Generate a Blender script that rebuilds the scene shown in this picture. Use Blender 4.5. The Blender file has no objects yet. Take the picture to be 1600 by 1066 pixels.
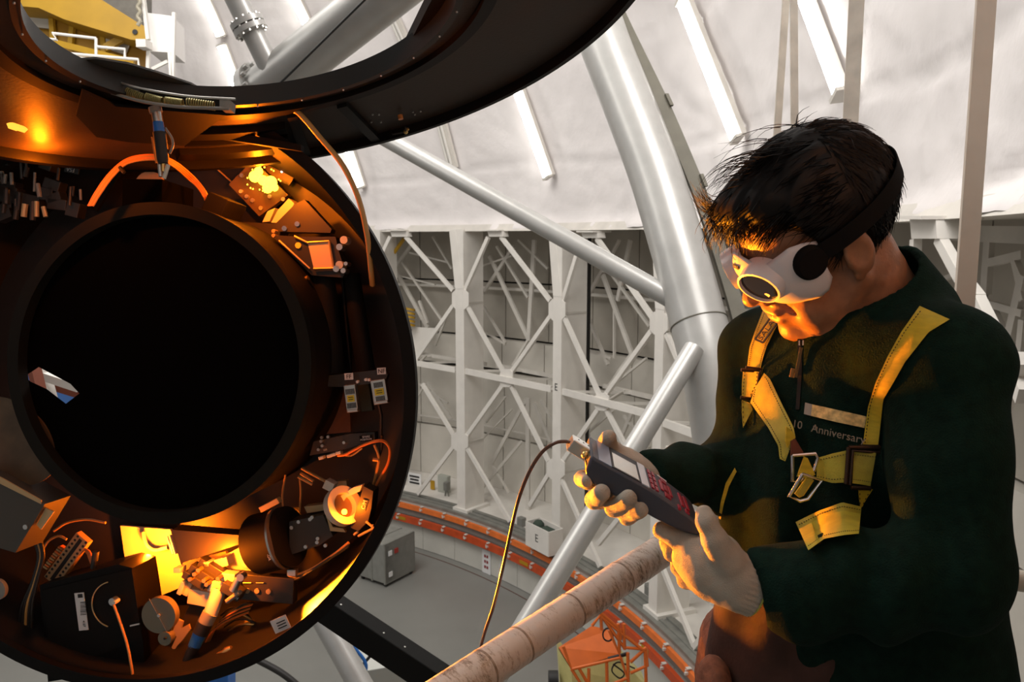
import bpy, bmesh, math, random
import numpy as np
from mathutils import Vector, Matrix
from mathutils.bvhtree import BVHTree
from mathutils.geometry import tessellate_polygon
random.seed(7); np.random.seed(7)
PI = math.pi
SC = bpy.context.scene
COL = SC.collection
# ------------------------------------------------------------------ camera
FPX = 1234.0
PITCH = math.radians(7.5)
CZ = 7.14                                   # eye height above the observatory floor
CAM = np.array([0.0, 0.0, CZ])
cR = np.array([1.0, 0, 0])
cU = np.array([0, math.sin(PITCH), math.cos(PITCH)])
cF = np.array([0, math.cos(PITCH), -math.sin(PITCH)])
cam_d = bpy.data.cameras.new('camera'); cam = bpy.data.objects.new('camera', cam_d); COL.objects.link(cam)
cam.location = CAM
cam.rotation_euler = (PI/2 - PITCH, 0, 0)
cam_d.sensor_width = 36; cam_d.lens = 36*FPX/1600; cam_d.clip_start = 0.05; cam_d.clip_end = 200
cam_d.dof.use_dof = True; cam_d.dof.focus_distance = 1.35; cam_d.dof.aperture_fstop = 14.0
SC.camera = cam
# ------------------------------------------------------------------ world, exposure
wd = bpy.data.worlds.new('world'); SC.world = wd; wd.use_nodes = True
wd.node_tree.nodes['Background'].inputs[0].default_value = (1.0, 0.965, 0.93, 1)
wd.node_tree.nodes['Background'].inputs[1].default_value = 0.21
SC.view_settings.view_transform = 'Standard'; SC.view_settings.look = 'None'
SC.view_settings.gamma = 1; SC.view_settings.use_curve_mapping = False
SC.view_settings.exposure = 0.0
SC.cycles.max_bounces = 8; SC.cycles.diffuse_bounces = 4
SC.cycles.sample_clamp_indirect = 3.0
SC.cycles.use_denoising = True

def area(name, loc, target, size, power, color, sy=None):
    l = bpy.data.lights.new(name, 'AREA'); l.energy = power; l.color = color; l.size = size
    if sy: l.shape = 'RECTANGLE'; l.size_y = sy
    o = bpy.data.objects.new(name, l); COL.objects.link(o); o.location = loc
    o.rotation_euler = (Vector(target)-Vector(loc)).to_track_quat('-Z', 'Y').to_euler()
    return o
def point(name, loc, power, color, radius=0.02):
    l = bpy.data.lights.new(name, 'POINT'); l.energy = power; l.color = color; l.shadow_soft_size = radius
    o = bpy.data.objects.new(name, l); COL.objects.link(o); o.location = loc
    return o

def at(px, py, d): return CAM + d*(cF + cR*(px-800)/FPX - cU*(py-533)/FPX)
def ray(px, py): return cF + cR*(px-800)/FPX - cU*(py-533)/FPX
def V3(p): return Vector((float(p[0]), float(p[1]), float(p[2])))
def nrm(v): v = np.asarray(v, float); return v/np.linalg.norm(v)

# overhead lamp for the dome's fluorescents; two side lamps added to light the walls
WARM = (1.0, 0.96, 0.91)
area('dome_lights_overhead', (-6, 7, 15.5), (-6, 9, 6), 9, 1500, WARM)
area('wall_fill_right', (2.0, 3.4, 10.6), (-1.0, 14, 7.0), 3.0, 280, (1.0, .965, .93))
area('wall_fill_left', (-7.0, 3.4, 10.6), (-7.0, 16, 8.0), 3.0, 200, WARM)
SODIUM = (1.0, 0.17, 0.004)

# ------------------------------------------------------------------ materials
MATS = {}
def mat(name, color, rough=0.6, metal=0.0, bump=0.0, bscale=40, noise=0.0, nscale=8, color2=None, spec=0.5, emit=None, estr=0, sheen=0.0, detail=4, bdist=0.01, stretch=None, thresh=None, coat=0):
    if name in MATS: return MATS[name]
    m = bpy.data.materials.new(name); m.use_nodes = True
    nt = m.node_tree; b = nt.nodes['Principled BSDF']
    b.inputs['Base Color'].default_value = (*color, 1); b.inputs['Roughness'].default_value = rough
    b.inputs['Metallic'].default_value = metal; b.inputs['Specular IOR Level'].default_value = spec
    b.inputs['Coat Weight'].default_value = coat
    if sheen: b.inputs['Sheen Weight'].default_value = sheen; b.inputs['Sheen Roughness'].default_value = 0.6
    if emit: b.inputs['Emission Color'].default_value = (*emit, 1); b.inputs['Emission Strength'].default_value = estr
    if noise or bump or color2:
        tc = nt.nodes.new('ShaderNodeTexCoord'); src = tc.outputs['Object']
        if stretch:
            mp = nt.nodes.new('ShaderNodeMapping'); mp.inputs['Scale'].default_value = stretch
            nt.links.new(src, mp.inputs[0]); src = mp.outputs[0]
    if noise or color2:
        n = nt.nodes.new('ShaderNodeTexNoise'); n.inputs['Scale'].default_value = nscale; n.inputs['Detail'].default_value = detail
        nt.links.new(src, n.inputs['Vector'])
        r = nt.nodes.new('ShaderNodeValToRGB')
        c2 = color2 if color2 else tuple(max(0, c*(1-noise)) for c in color)
        c1 = color if color2 else tuple(min(1, c*(1+noise)) for c in color)
        lo, hi = thresh if thresh else (0.32, 0.68)
        r.color_ramp.elements[0].position = lo; r.color_ramp.elements[1].position = hi
        r.color_ramp.elements[0].color = (*c2, 1); r.color_ramp.elements[1].color = (*c1, 1)
        nt.links.new(n.outputs[0], r.inputs[0]); nt.links.new(r.outputs[0], b.inputs['Base Color'])
    if bump:
        n2 = nt.nodes.new('ShaderNodeTexNoise'); n2.inputs['Scale'].default_value = bscale; n2.inputs['Detail'].default_value = 5
        nt.links.new(src, n2.inputs['Vector'])
        bp = nt.nodes.new('ShaderNodeBump'); bp.inputs['Strength'].default_value = bump; bp.inputs['Distance'].default_value = bdist
        nt.links.new(n2.outputs[0], bp.inputs['Height']); nt.links.new(bp.outputs[0], b.inputs['Normal'])
    MATS[name] = m
    return m
M_WHITE = mat('white_painted_steel', (0.74, 0.71, 0.66), 0.5, noise=0.05, nscale=3)
M_WHITE2 = mat('dull_white_steel', (0.60, 0.57, 0.52), 0.6, noise=0.08, nscale=3)
M_PANEL = mat('beige_wall_panel', (0.40, 0.37, 0.32), 0.7, noise=0.10, nscale=1.2)
M_PANEL_L = mat('light_wall_panel', (0.62, 0.59, 0.53), 0.7, noise=0.08, nscale=1.2)
M_LOW = mat('low_wall_paint', (0.56, 0.55, 0.50), 0.6, noise=0.06, nscale=2)
M_FLOOR = mat('grey_floor_paint', (0.205, 0.205, 0.19), 0.45, noise=0.06, nscale=0.8)
M_GREYRAIL = mat('grey_rail_steel', (0.19, 0.19, 0.17), 0.5, noise=0.15, nscale=5)
M_ORANGE = mat('orange_plastic', (0.75, 0.17, 0.03), 0.5, noise=0.12, nscale=5)
M_ORANGE_RED = mat('orange_red_plastic', (0.52, 0.07, 0.015), 0.5, noise=0.15, nscale=5)
M_LINE = mat('dark_red_line', (0.09, 0.03, 0.02), 0.6)
M_DARK = mat('dark_gap', (0.02, 0.019, 0.017), 0.8)
M_SILVER = mat('silver_grey_paint', (0.47, 0.465, 0.445), 0.34, metal=0.3, noise=0.05, nscale=9)
M_OLIVE = mat('olive_grey_steel', (0.13, 0.12, 0.09), 0.6, noise=0.1)
M_BLACK = mat('black_anodised', (0.006, 0.0055, 0.005), 0.5, spec=0.12)
M_BLACKM = mat('matt_black_paint', (0.005, 0.005, 0.0045), 0.75, spec=0.2)
M_VELVET = mat('flocked_black_liner', (0.0015, 0.0015, 0.0015), 0.95, spec=0.03)
M_CASTB = mat('black_lid_paint', (0.022, 0.020, 0.018), 0.5, spec=0.15, bump=0.05, bscale=150)
M_INNER = mat('dark_bronze_plate', (0.014, 0.011, 0.009), 0.45, spec=0.5, noise=0.12, nscale=25)
M_ALU = mat('machined_aluminium', (0.62, 0.60, 0.56), 0.3, metal=0.9)
M_BRASS = mat('brass', (0.75, 0.50, 0.18), 0.3, metal=0.9)
M_STEEL = mat('bright_steel', (0.7, 0.7, 0.7), 0.2, metal=1.0)
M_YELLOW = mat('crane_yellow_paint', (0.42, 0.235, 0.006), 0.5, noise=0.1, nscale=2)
M_BLUE = mat('blue_plastic', (0.02, 0.14, 0.48), 0.4)
M_LBL = mat('white_label', (0.75, 0.75, 0.75), 0.5)
M_INK = mat('black_ink', (0.01, 0.01, 0.01), 0.6)
M_TUBE = mat('lit_fluorescent_tube', (0.9, 0.9, 0.9), 0.4, emit=(1.0, 0.97, 0.92), estr=13.0)
M_TUBE_OFF = mat('unlit_fluorescent_tube', (0.6, 0.58, 0.54), 0.4)
M_GREYBOX = mat('grey_enclosure', (0.22, 0.22, 0.20), 0.5, noise=0.08)
M_COPPER = mat('orange_cable_jacket', (0.70, 0.22, 0.05), 0.4)
M_TAN = mat('tan_cable_jacket', (0.50, 0.27, 0.08), 0.4)
M_CABLEB = mat('black_cable_jacket', (0.014, 0.013, 0.012), 0.45)

# ------------------------------------------------------------------ mesh builder
def frame_of(d, up=(0, 0, 1)):
    d = nrm(d); up = np.asarray(up, float)
    if abs(d@nrm(up)) > 0.97: up = np.array([1.0, 0, 0]) if abs(d[0]) < .9 else np.array([0, 1.0, 0])
    a = nrm(np.cross(up, d)); b = np.cross(d, a)
    return a, b, d
class MB:
    def __init__(s): s.v = []; s.f = []
    def add(s, V, F):
        o = len(s.v); s.v += [tuple(map(float, p)) for p in V]; s.f += [tuple(i+o for i in f) for f in F]; return s
    def boxf(s, c, ex, ey, ez):                       # half-extent vectors
        c, ex, ey, ez = map(lambda q: np.asarray(q, float), (c, ex, ey, ez))
        V = [c+i*ex+j*ey+k*ez for k in (-1, 1) for j in (-1, 1) for i in (-1, 1)]
        F = [(0, 2, 3, 1), (4, 5, 7, 6), (0, 1, 5, 4), (2, 6, 7, 3), (0, 4, 6, 2), (1, 3, 7, 5)]
        if np.dot(np.cross(ex, ey), ez) < 0: F = [f[::-1] for f in F]
        return s.add(V, F)
    def box(s, x0, x1, y0, y1, z0, z1):
        return s.boxf(((x0+x1)/2, (y0+y1)/2, (z0+z1)/2), ((x1-x0)/2, 0, 0), (0, (y1-y0)/2, 0), (0, 0, (z1-z0)/2))
    def beam(s, p, q, w, h, up=(0, 0, 1)):            # rectangular bar from p to q, width w (sideways) x h
        p = np.asarray(p, float); q = np.asarray(q, float); a, b, d = frame_of(q-p, up)
        return s.boxf((p+q)/2, a*w/2, b*h/2, (q-p)/2)
    def tube(s, pts, r, n=10, cap=True, up=(0, 0, 1)):
        P = [np.asarray(p, float) for p in pts]; m = len(P)
        rr = r if hasattr(r, '__len__') else [r]*m
        V = []; a = None
        for i in range(m):
            t = nrm(P[min(i+1, m-1)]-P[max(i-1, 0)])
            if a is None: a, b, _ = frame_of(t, up)
            else: a = nrm(a-t*(a@t)); b = np.cross(t, a)
            for k in range(n):
                th = 2*PI*k/n; V.append(P[i]+rr[i]*(math.cos(th)*a+math.sin(th)*b))
        F = []
        for i in range(m-1):
            for k in range(n):
                k2 = (k+1) % n; F.append((i*n+k, i*n+k2, (i+1)*n+k2, (i+1)*n+k))
        if cap: F.append(tuple(range(n))[::-1]); F.append(tuple((m-1)*n+k for k in range(n)))
        return s.add(V, F)
    def ring(s, c, N, r0, r1, h, n=96, a0=0, a1=2*PI):  # flat ring (washer) r0..r1, thickness h along N from c
        c = np.asarray(c, float); a, b, d = frame_of(N); full = abs(a1-a0-2*PI) < 1e-6
        m = n if full else n+1; V = []
        for i in range(m):
            th = a0+(a1-a0)*i/n; u = math.cos(th)*a+math.sin(th)*b
            V += [c+u*r0, c+u*r1, c+u*r1+d*h, c+u*r0+d*h]
        F = []
        for i in range(n):
            j = (i+1) % m
            for k in range(4):
                k2 = (k+1) % 4; F.append((i*4+k, j*4+k, j*4+k2, i*4+k2))
        if not full: F += [(0, 1, 2, 3), tuple(n*4+k for k in (3, 2, 1, 0))]
        return s.add(V, F)
    def disc(s, c, N, r, h, n=32): 
        c = np.asarray(c, float); d = nrm(N); return s.tube([c, c+d*h], r, n)
    def prism(s, poly, off, holes=()):               # poly: 3-D outline; off: extrusion vector; holes: list of outlines
        off = np.asarray(off, float); loops = [[np.asarray(p, float) for p in poly]]+[[np.asarray(p, float) for p in h] for h in holes]
        flat = [p for l in loops for p in l]; n = len(flat)
        tris = tessellate_polygon([[V3(p) for p in l] for l in loops])
        V = flat+[p+off for p in flat]; F = []
        for t in tris: F += [tuple(t), tuple(i+n for i in t[::-1])]
        o = 0
        for l in loops:
            k = len(l)
            for i in range(k): j = (i+1) % k; F.append((o+i, o+j, o+j+n, o+i+n))
            o += k
        return s.add(V, F)
    def sphere(s, c, r, n=12, sx=(1, 0, 0), sy=(0, 1, 0), sz=(0, 0, 1)):
        c = np.asarray(c, float); sx, sy, sz = map(lambda q: np.asarray(q, float), (sx, sy, sz)); V = []; F = []; m = n//2+1
        for i in range(m):
            ph = PI*i/(m-1)
            for k in range(n):
                th = 2*PI*k/n; V.append(c+r*(math.sin(ph)*math.cos(th)*sx+math.sin(ph)*math.sin(th)*sy+math.cos(ph)*sz))
        for i in range(m-1):
            for k in range(n): k2 = (k+1) % n; F.append((i*n+k, (i+1)*n+k, (i+1)*n+k2, i*n+k2))
        return s.add(V, F)
    def grid(s, P):                                   # P: rows x cols x 3
        P = np.asarray(P); r, c, _ = P.shape
        F = [(i*c+j, i*c+j+1, (i+1)*c+j+1, (i+1)*c+j) for i in range(r-1) for j in range(c-1)]
        return s.add(P.reshape(-1, 3), F)
def mesh_obj(name, mb, material, parent=None, smooth=False, bevel=0, auto=True, origin=None, recalc=True):
    me = bpy.data.meshes.new(name); V = np.array(mb.v)
    o = bpy.data.objects.new(name, me); COL.objects.link(o)
    if origin is None: origin = V.mean(0) if parent is None else None
    if parent is not None:
        o.parent = parent; base = np.array(parent['_o']) if '_o' in parent else np.zeros(3)
        V = V-base; o['_o'] = [float(q) for q in base]
    else:
        V = V-origin; o.location = V3(origin); o['_o'] = [float(q) for q in origin]
    me.from_pydata(V.tolist(), [], mb.f); 
    if recalc:
        bm = bmesh.new(); bm.from_mesh(me); bmesh.ops.remove_doubles(bm, verts=bm.verts, dist=1e-6); bmesh.ops.recalc_face_normals(bm, faces=bm.faces); bm.to_mesh(me); bm.free()
    me.materials.append(material)
    if smooth:
        me.polygons.foreach_set('use_smooth', [True]*len(me.polygons))
        if auto: me.set_sharp_from_angle(angle=math.radians(38))
    if bevel:
        b = o.modifiers.new('bevel', 'BEVEL'); b.width = bevel; b.segments = 2; b.limit_method = 'ANGLE'
    me.update()
    return o
def part(name, mb, material, parent, **k): return mesh_obj(name, mb, material, parent, **k)
# a part whose own children are measured from the same base
def tag(o, label, cat, group=None):
    o['label'] = label; o['category'] = cat
    if group: o['group'] = group
    return o
def empty(name, loc, label, cat, group=None):
    o = bpy.data.objects.new(name, None); COL.objects.link(o); o.location = V3(loc); o['_o'] = [float(q) for q in loc]
    o.empty_display_size = 0.1
    return tag(o, label, cat, group)
def struct(name, mb, material, parent=None, **k):
    o = mesh_obj(name, mb, material, parent, **k)
    if parent is None: o['kind'] = 'structure'
    return o
def text(body, c, right, up, size, material, parent, name='lettering', extrude=0.0004, align='CENTER'):
    cu = bpy.data.curves.new(name, 'FONT'); cu.body = body; cu.size = size; cu.extrude = extrude; cu.align_x = align; cu.align_y = 'CENTER'
    cu.resolution_u = 3
    t = bpy.data.objects.new('tmp', cu); COL.objects.link(t); bpy.context.view_layer.update()
    dg = bpy.context.evaluated_depsgraph_get(); me = bpy.data.meshes.new_from_object(t.evaluated_get(dg))
    bpy.data.objects.remove(t)
    right = nrm(right); up = nrm(np.asarray(up)-right*(np.asarray(up)@right)); n = np.cross(right, up)
    c = np.asarray(c, float); base = np.array(parent['_o']) if '_o' in parent else np.zeros(3)
    Mx = Matrix(((right[0], up[0], n[0], c[0]-base[0]), (right[1], up[1], n[1], c[1]-base[1]), (right[2], up[2], n[2], c[2]-base[2]), (0, 0, 0, 1)))
    me.transform(Mx); me.materials.clear(); me.materials.append(material)
    o = bpy.data.objects.new(name, me); COL.objects.link(o); o.parent = parent; o['_o'] = [float(q) for q in base]
    return o
def curve_pts(P, n=8):                                # Catmull-Rom through control points
    P = [np.asarray(p, float) for p in P]; Q = [2*P[0]-P[1]]+P+[2*P[-1]-P[-2]]; out = []
    for i in range(1, len(Q)-2):
        for k in range(n):
            t = k/n; a, b, c, d = Q[i-1:i+3]
            out.append(0.5*(2*b+(c-a)*t+(2*a-5*b+4*c-d)*t*t+(3*b-a-3*c+d)*t**3))
    out.append(P[-1]); return out

# ------------------------------------------------------------------ signed-distance modelling (one continuous skin)
def smin(a, b, k):
    h = np.clip(0.5+0.5*(b-a)/k, 0, 1); return b*(1-h)+a*h-k*h*(1-h)
def smax(a, b, k): return -smin(-a, -b, k)
def s_caps(P, a, b, ra, rb):
    a = np.asarray(a, np.float32); b = np.asarray(b, np.float32); ab = b-a
    t = np.clip(((P-a)@ab)/float(ab@ab), 0, 1); return np.sqrt((((P-a)-t[..., None]*ab)**2).sum(-1))-(ra+(rb-ra)*t)
def s_ell(P, c, r, A=None):
    q = P-np.asarray(c, np.float32)
    if A is not None: q = q@np.asarray(A, np.float32).T
    r = np.asarray(r, np.float32); k0 = np.sqrt(((q/r)**2).sum(-1)); k1 = np.sqrt(((q/(r*r))**2).sum(-1))+1e-9
    return k0*(k0-1)/k1
def s_box(P, c, h, rnd, A=None):
    q = P-np.asarray(c, np.float32)
    if A is not None: q = q@np.asarray(A, np.float32).T
    q = np.abs(q)-(np.asarray(h, np.float32)-rnd)
    return np.sqrt((np.maximum(q, 0)**2).sum(-1))+np.minimum(q.max(-1), 0)-rnd
def vnoise(P, scale, seed=0):                        # cheap smooth value noise
    Q = P*scale+seed*13.7
    return (np.sin(Q[..., 0]*1.7+np.sin(Q[..., 1]*1.3+seed)*1.5)+np.sin(Q[..., 1]*1.9+np.sin(Q[..., 2]*1.1)*1.6)+np.sin(Q[..., 2]*1.5+np.sin(Q[..., 0]*1.2+2)*1.7))/3
def sdf_mb(fn, lo, hi, h):
    lo = np.asarray(lo, float); hi = np.asarray(hi, float); n = np.maximum(4, np.ceil((hi-lo)/h).astype(int)+1)
    ax = [(lo[i]+h*np.arange(n[i])).astype(np.float32) for i in range(3)]
    D = np.empty(n, np.float32)
    for i0 in range(0, n[0], 24):                    # slabs, to bound memory
        G = np.stack(np.meshgrid(ax[0][i0:i0+24], ax[1], ax[2], indexing='ij'), -1); D[i0:i0+24] = fn(G)
    S = D < 0
    c = [(i, j, k) for i in (0, 1) for j in (0, 1) for k in (0, 1)]
    def sl(A, o): return A[o[0]:A.shape[0]-1+o[0], o[1]:A.shape[1]-1+o[1], o[2]:A.shape[2]-1+o[2]]
    cnt = sum(sl(S, o).astype(np.int8) for o in c); act = (cnt > 0) & (cnt < 8)
    idx = np.full(act.shape, -1, np.int64); ii = np.argwhere(act); idx[act] = np.arange(len(ii))
    acc = np.zeros((len(ii), 3)); w = np.zeros(len(ii)); I, J, K = ii.T
    for a in c:
        for d in range(3):
            if a[d]: continue
            b = list(a); b[d] = 1
            va = D[I+a[0], J+a[1], K+a[2]]; vb = D[I+b[0], J+b[1], K+b[2]]; m = (va < 0) != (vb < 0)
            t = np.where(m, va/(va-vb+1e-12), 0); p = np.tile(np.array(a, float), (len(ii), 1)); p[:, d] = t
            acc[m] += p[m]; w[m] += 1
    V = lo+(ii+acc/w[:, None])*h
    F = []
    for d in range(3):
        e, f = [(1, 2), (2, 0), (0, 1)][d]
        s0 = [slice(None)]*3; s1 = [slice(None)]*3; s0[d] = slice(0, -1); s1[d] = slice(1, None)
        A = S[tuple(s0)]; B = S[tuple(s1)]; X = np.argwhere(A != B)
        X = X[(X[:, e] > 0) & (X[:, f] > 0) & (X[:, e] < n[e]-1) & (X[:, f] < n[f]-1)]
        sg = A[tuple(X.T)]
        q = []
        for (oe, of) in ((-1, -1), (0, -1), (0, 0), (-1, 0)):
            Y = X.copy(); Y[:, e] += oe; Y[:, f] += of; q.append(idx[tuple(Y.T)])
        q = np.stack(q, 1); q[~sg] = q[~sg][:, ::-1]; F.append(q)
    F = np.concatenate(F); F = F[(F >= 0).all(1)]
    return V, F
def sdf_obj(name, fn, lo, hi, h, material, parent, smooth_it=2):
    V, F = sdf_mb(fn, lo, hi, h)
    base = np.array(parent['_o']) if parent is not None and '_o' in parent else np.zeros(3)
    me = bpy.data.meshes.new(name); o = bpy.data.objects.new(name, me); COL.objects.link(o)
    me.from_pydata((V-base).tolist(), [], F.tolist()); me.materials.append(material)
    me.polygons.foreach_set('use_smooth', [True]*len(me.polygons))
    if parent is not None: o.parent = parent; o['_o'] = [float(q) for q in base]
    return o, V, F
# ------------------------------------------------------------------ the dome: a round room centred on CC
CC = np.array([-9.08, 7.61]); RR = 12.13; ZR = CZ-6.0; ZD = CZ+0.16; RD = 12.40
def on_cyl(px, py, r):
    d = ray(px, py); a = d[0]**2+d[1]**2; b = -2*(d[0]*CC[0]+d[1]*CC[1]); c = CC@CC-r*r
    t = (-b+math.sqrt(b*b-4*a*c))/(2*a); return CAM+d*t
def on_z(px, py, z): d = ray(px, py); return CAM+d*(z-CZ)/d[2]
def on_dome(px, py, r):
    d = ray(px, py); O = CAM-np.array([CC[0], CC[1], ZD]); a = d@d; b = 2*O@d; c = O@O-r*r
    return CAM+d*((-b+math.sqrt(b*b-4*a*c))/(2*a))
def cyl_pt(th, r, z): return np.array([CC[0]+r*math.cos(th), CC[1]+r*math.sin(th), z])
def th_of(p): return math.atan2(p[1]-CC[1], p[0]-CC[0])
def radial(p): return nrm([p[0]-CC[0], p[1]-CC[1], 0])
TH0, TH1 = math.radians(-62), math.radians(152)
def sweep(prof, a0=TH0, a1=TH1, n=200):              # closed profile [(r,z)] swept round the room
    mb = MB(); k = len(prof); V = []
    for i in range(n+1):
        th = a0+(a1-a0)*i/n
        V += [cyl_pt(th, r, z) for r, z in prof]
    F = [(i*k+j, i*k+(j+1) % k, (i+1)*k+(j+1) % k, (i+1)*k+j) for i in range(n) for j in range(k)]
    F += [tuple(range(k)), tuple(n*k+j for j in range(k))[::-1]]
    return mb.add(V, F)
fl = MB(); fl.box(-24, 12, -8, 26, -0.2, 0)
floor = struct('floor', fl, M_FLOOR)
def radprof(w0, w1, z0, z1): return [(w0, z0), (w1, z0), (w1, z1), (w0, z1)]
# painted dark line on the floor, following the wall
pl = on_z(720, 888, 0); rl = math.hypot(pl[0]-CC[0], pl[1]-CC[1])
struct('floor_line', sweep(radprof(rl-0.012, rl+0.012, 0.0, 0.004)), M_LINE, floor)
# low wall, of separate sheet panels
lw = MB(); 
wall_low = struct('wall_low', sweep(radprof(12.09, 12.25, 0, ZR-0.02)), M_DARK)
NP = 46
for i in range(NP):
    a0 = TH0+(TH1-TH0)*i/NP; a1 = TH0+(TH1-TH0)*(i+1)/NP
    struct('sheet_panel', sweep(radprof(12.055, 12.088, 0.01, ZR-0.03), a0+0.0004, a1-0.0004, 6), M_LOW, wall_low, recalc=True)
# grey rail ring over the low wall and the white deck behind it
struct('trim_1', sweep([(12.03, ZR-0.05), (12.42, ZR-0.05), (12.42, ZR+0.0), (12.36, ZR+0.0), (12.36, ZR+.035), (12.27, ZR+.035), (12.27, ZR), (12.20, ZR), (12.20, ZR+.02), (12.14, ZR+.02), (12.14, ZR), (12.03, ZR)]), M_GREYRAIL)
struct('floor_deck', sweep(radprof(12.42, 14.4, ZR-0.05, ZR-0.005)), M_WHITE)
# orange conductor bars on the low wall
zb1 = on_cyl(690, 812, 12.0)[2]+0.09; zb2 = on_cyl(690, 826, 12.0)[2]-0.02
b1 = mesh_obj('conductor_bar', sweep(radprof(11.93, 11.99, ZR-0.20, ZR-0.09)), M_ORANGE, smooth=False)
tag(b1, 'upper bright orange conductor bar curving along the low wall under the grey rail', 'conductor bar')
b2 = mesh_obj('conductor_bar', sweep(radprof(11.90, 11.97, ZR-0.52, ZR-0.37)), M_ORANGE_RED)
tag(b2, 'lower red-orange conductor bar curving along the low wall', 'conductor bar')
bk = sweep(radprof(12.01, 12.04, ZR-0.37, ZR-0.20)); 
tr2 = struct('trim_2', bk, M_GREYBOX)
for i in range(200):                                 # clamps
    th = math.radians(14)+i*0.058
    if th > math.radians(100): break
    p = cyl_pt(th, 11.95, ZR-0.14); rd = radial(p); tg = np.array([-rd[1], rd[0], 0])
    for q, z, rr in ((b1, ZR-0.14, 11.96), (b2, ZR-0.44, 11.93)):
        c = cyl_pt(th, rr, z); m = MB(); m.boxf(c-rd*0.03, rd*0.05, tg*0.016, (0, 0, 0.018)); m.boxf(c+np.array([0, 0, .075])-rd*.02, rd*0.035, tg*0.03, (0, 0, 0.008)); m.boxf(c+tg*.05-rd*.02, rd*.025, tg*.012, (0, 0, .03))
        part('clamp', m, M_WHITE2, q)
for i in (3, 8, 13, 18, 24):                         # yellow stickers on the lower bar
    th = math.radians(86)-i*0.058*1.1; c = cyl_pt(th, 11.895, ZR-0.44); rd = radial(c); tg = np.array([-rd[1], rd[0], 0]); m = MB(); m.boxf(c, rd*.004, tg*.13, (0, 0, .035)); part('sticker', m, M_YELLOW, b2)
# back wall: lower panels light, upper panels beige, each its own sheet
zs = on_cyl(700, 520, 14.0)[2]; ztop = ZD+0.1; zslot = on_cyl(760, 572, 14.0)[2]
wall_back = struct('wall_back', sweep(radprof(14.12, 14.3, 0, ZD+0.6)), M_DARK)
N2 = 40
for i in range(N2):
    a0 = TH0+(TH1-TH0)*i/N2; a1 = TH0+(TH1-TH0)*(i+1)/N2; e = 0.0009
    zm = ZR+2.55
    struct('wall_panel', sweep(radprof(14.0, 14.1, zs+0.02, (zs+ztop)/2-.02), a0+e, a1-e, 4), M_PANEL, wall_back)
    struct('wall_panel', sweep(radprof(14.0, 14.1, (zs+ztop)/2+.02, ztop), a0+e, a1-e, 4), M_PANEL, wall_back)
    struct('wall_panel', sweep(radprof(13.86, 14.1, zslot, zs-0.03), a0+e, a1-e, 4), M_PANEL_L, wall_back)
    struct('wall_panel', sweep(radprof(13.95, 14.1, ZR+1.3, zslot-0.09), a0+e, a1-e, 4), M_PANEL_L, wall_back)
    struct('wall_panel', sweep(radprof(13.9, 14.1, ZR, ZR+1.27), a0+e, a1-e, 4), M_PANEL_L, wall_back)
hp = MB(); hp.tube([cyl_pt(TH0+(TH1-TH0)*i/120, 13.8, on_cyl(740, 449, 13.8)[2]) for i in range(121)], 0.035, 8)
tag(mesh_obj('conduit_pipe', hp, M_WHITE, smooth=True), 'thin white conduit pipe running level along the beige wall behind the trusses', 'pipe')
hp = MB(); hp.tube([cyl_pt(TH0+(TH1-TH0)*i/120, 13.75, on_cyl(770, 668, 13.75)[2]) for i in range(121)], 0.03, 8)
tag(mesh_obj('conduit_pipe', hp, M_WHITE2, smooth=True), 'thin white conduit pipe low on the wall behind the truss bases', 'pipe')

# ceiling: sprayed-foam dome, lumpy, with seams
def fbm(x, y, sd=0):
    r = 0
    for k, (s, a) in enumerate(((1.1, 1), (2.7, .5), (6.3, .28), (13, .14))):
        r += a*math.sin(x*s+sd+1.7*math.sin(y*s*.8+k))*math.cos(y*s*1.1+1.3*math.sin(x*s*.7+k*2+sd))
    return r
nu, nv = 420, 120; V = []
for j in range(nv+1):
    el = (j/nv)**1.25*math.radians(62)
    for i in range(nu+1):
        th = TH0+(TH1-TH0)*i/nu
        u = th*12; v = el*12
        amp = 0.016 if th > math.radians(35) else 0.030
        d = amp*fbm(u*0.7, v*0.9)
        # creases: meridian and level seams
        sm = abs(((u/2.35) % 1)-0.5)*2.35; d += 0.03*math.exp(-(sm/0.05)**2)*(0.6+.4*math.sin(v*2))
        for vv in (1.15, 2.9, 4.6): d += 0.035*math.exp(-((v-vv-0.1*math.sin(u*.9))/0.05)**2)
        cr = u*.62+v*0.9+0.35*math.sin(u*1.3); sm = abs((cr/2.8) % 1-.5)*2.8
        if th < math.radians(32): d += 0.05*math.exp(-(sm/0.07)**2)
        r = RD+d-0.13*math.exp(-(v/0.14)**2)*(1+.4*fbm(u*1.5, 0)) - 0.02*abs(fbm(u*2.0, v*2.3, 3))
        V.append((CC[0]+r*math.cos(el)*math.cos(th), CC[1]+r*math.cos(el)*math.sin(th), ZD+r*math.sin(el)+ (0.02*fbm(u*1.9, 1) if j < 3 else 0)))
F = [(j*(nu+1)+i, j*(nu+1)+i+1, (j+1)*(nu+1)+i+1, (j+1)*(nu+1)+i) for j in range(nv) for i in range(nu)]
cm = MB(); cm.add(V, F)
M_FOAM = mat('sprayed_white_foam', (0.735, 0.70, 0.69), 0.85, bump=0.35, bscale=3.0, bdist=0.06, noise=0.035, nscale=1.5, spec=0.2)
struct('ceiling', cm, M_FOAM, smooth=True, auto=False)
struct('ceiling_edge', sweep([(12.2, ZD-.04), (14.3, ZD+.02), (14.3, ZD+.1), (12.3, ZD+.1)]), M_WHITE2)

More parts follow.
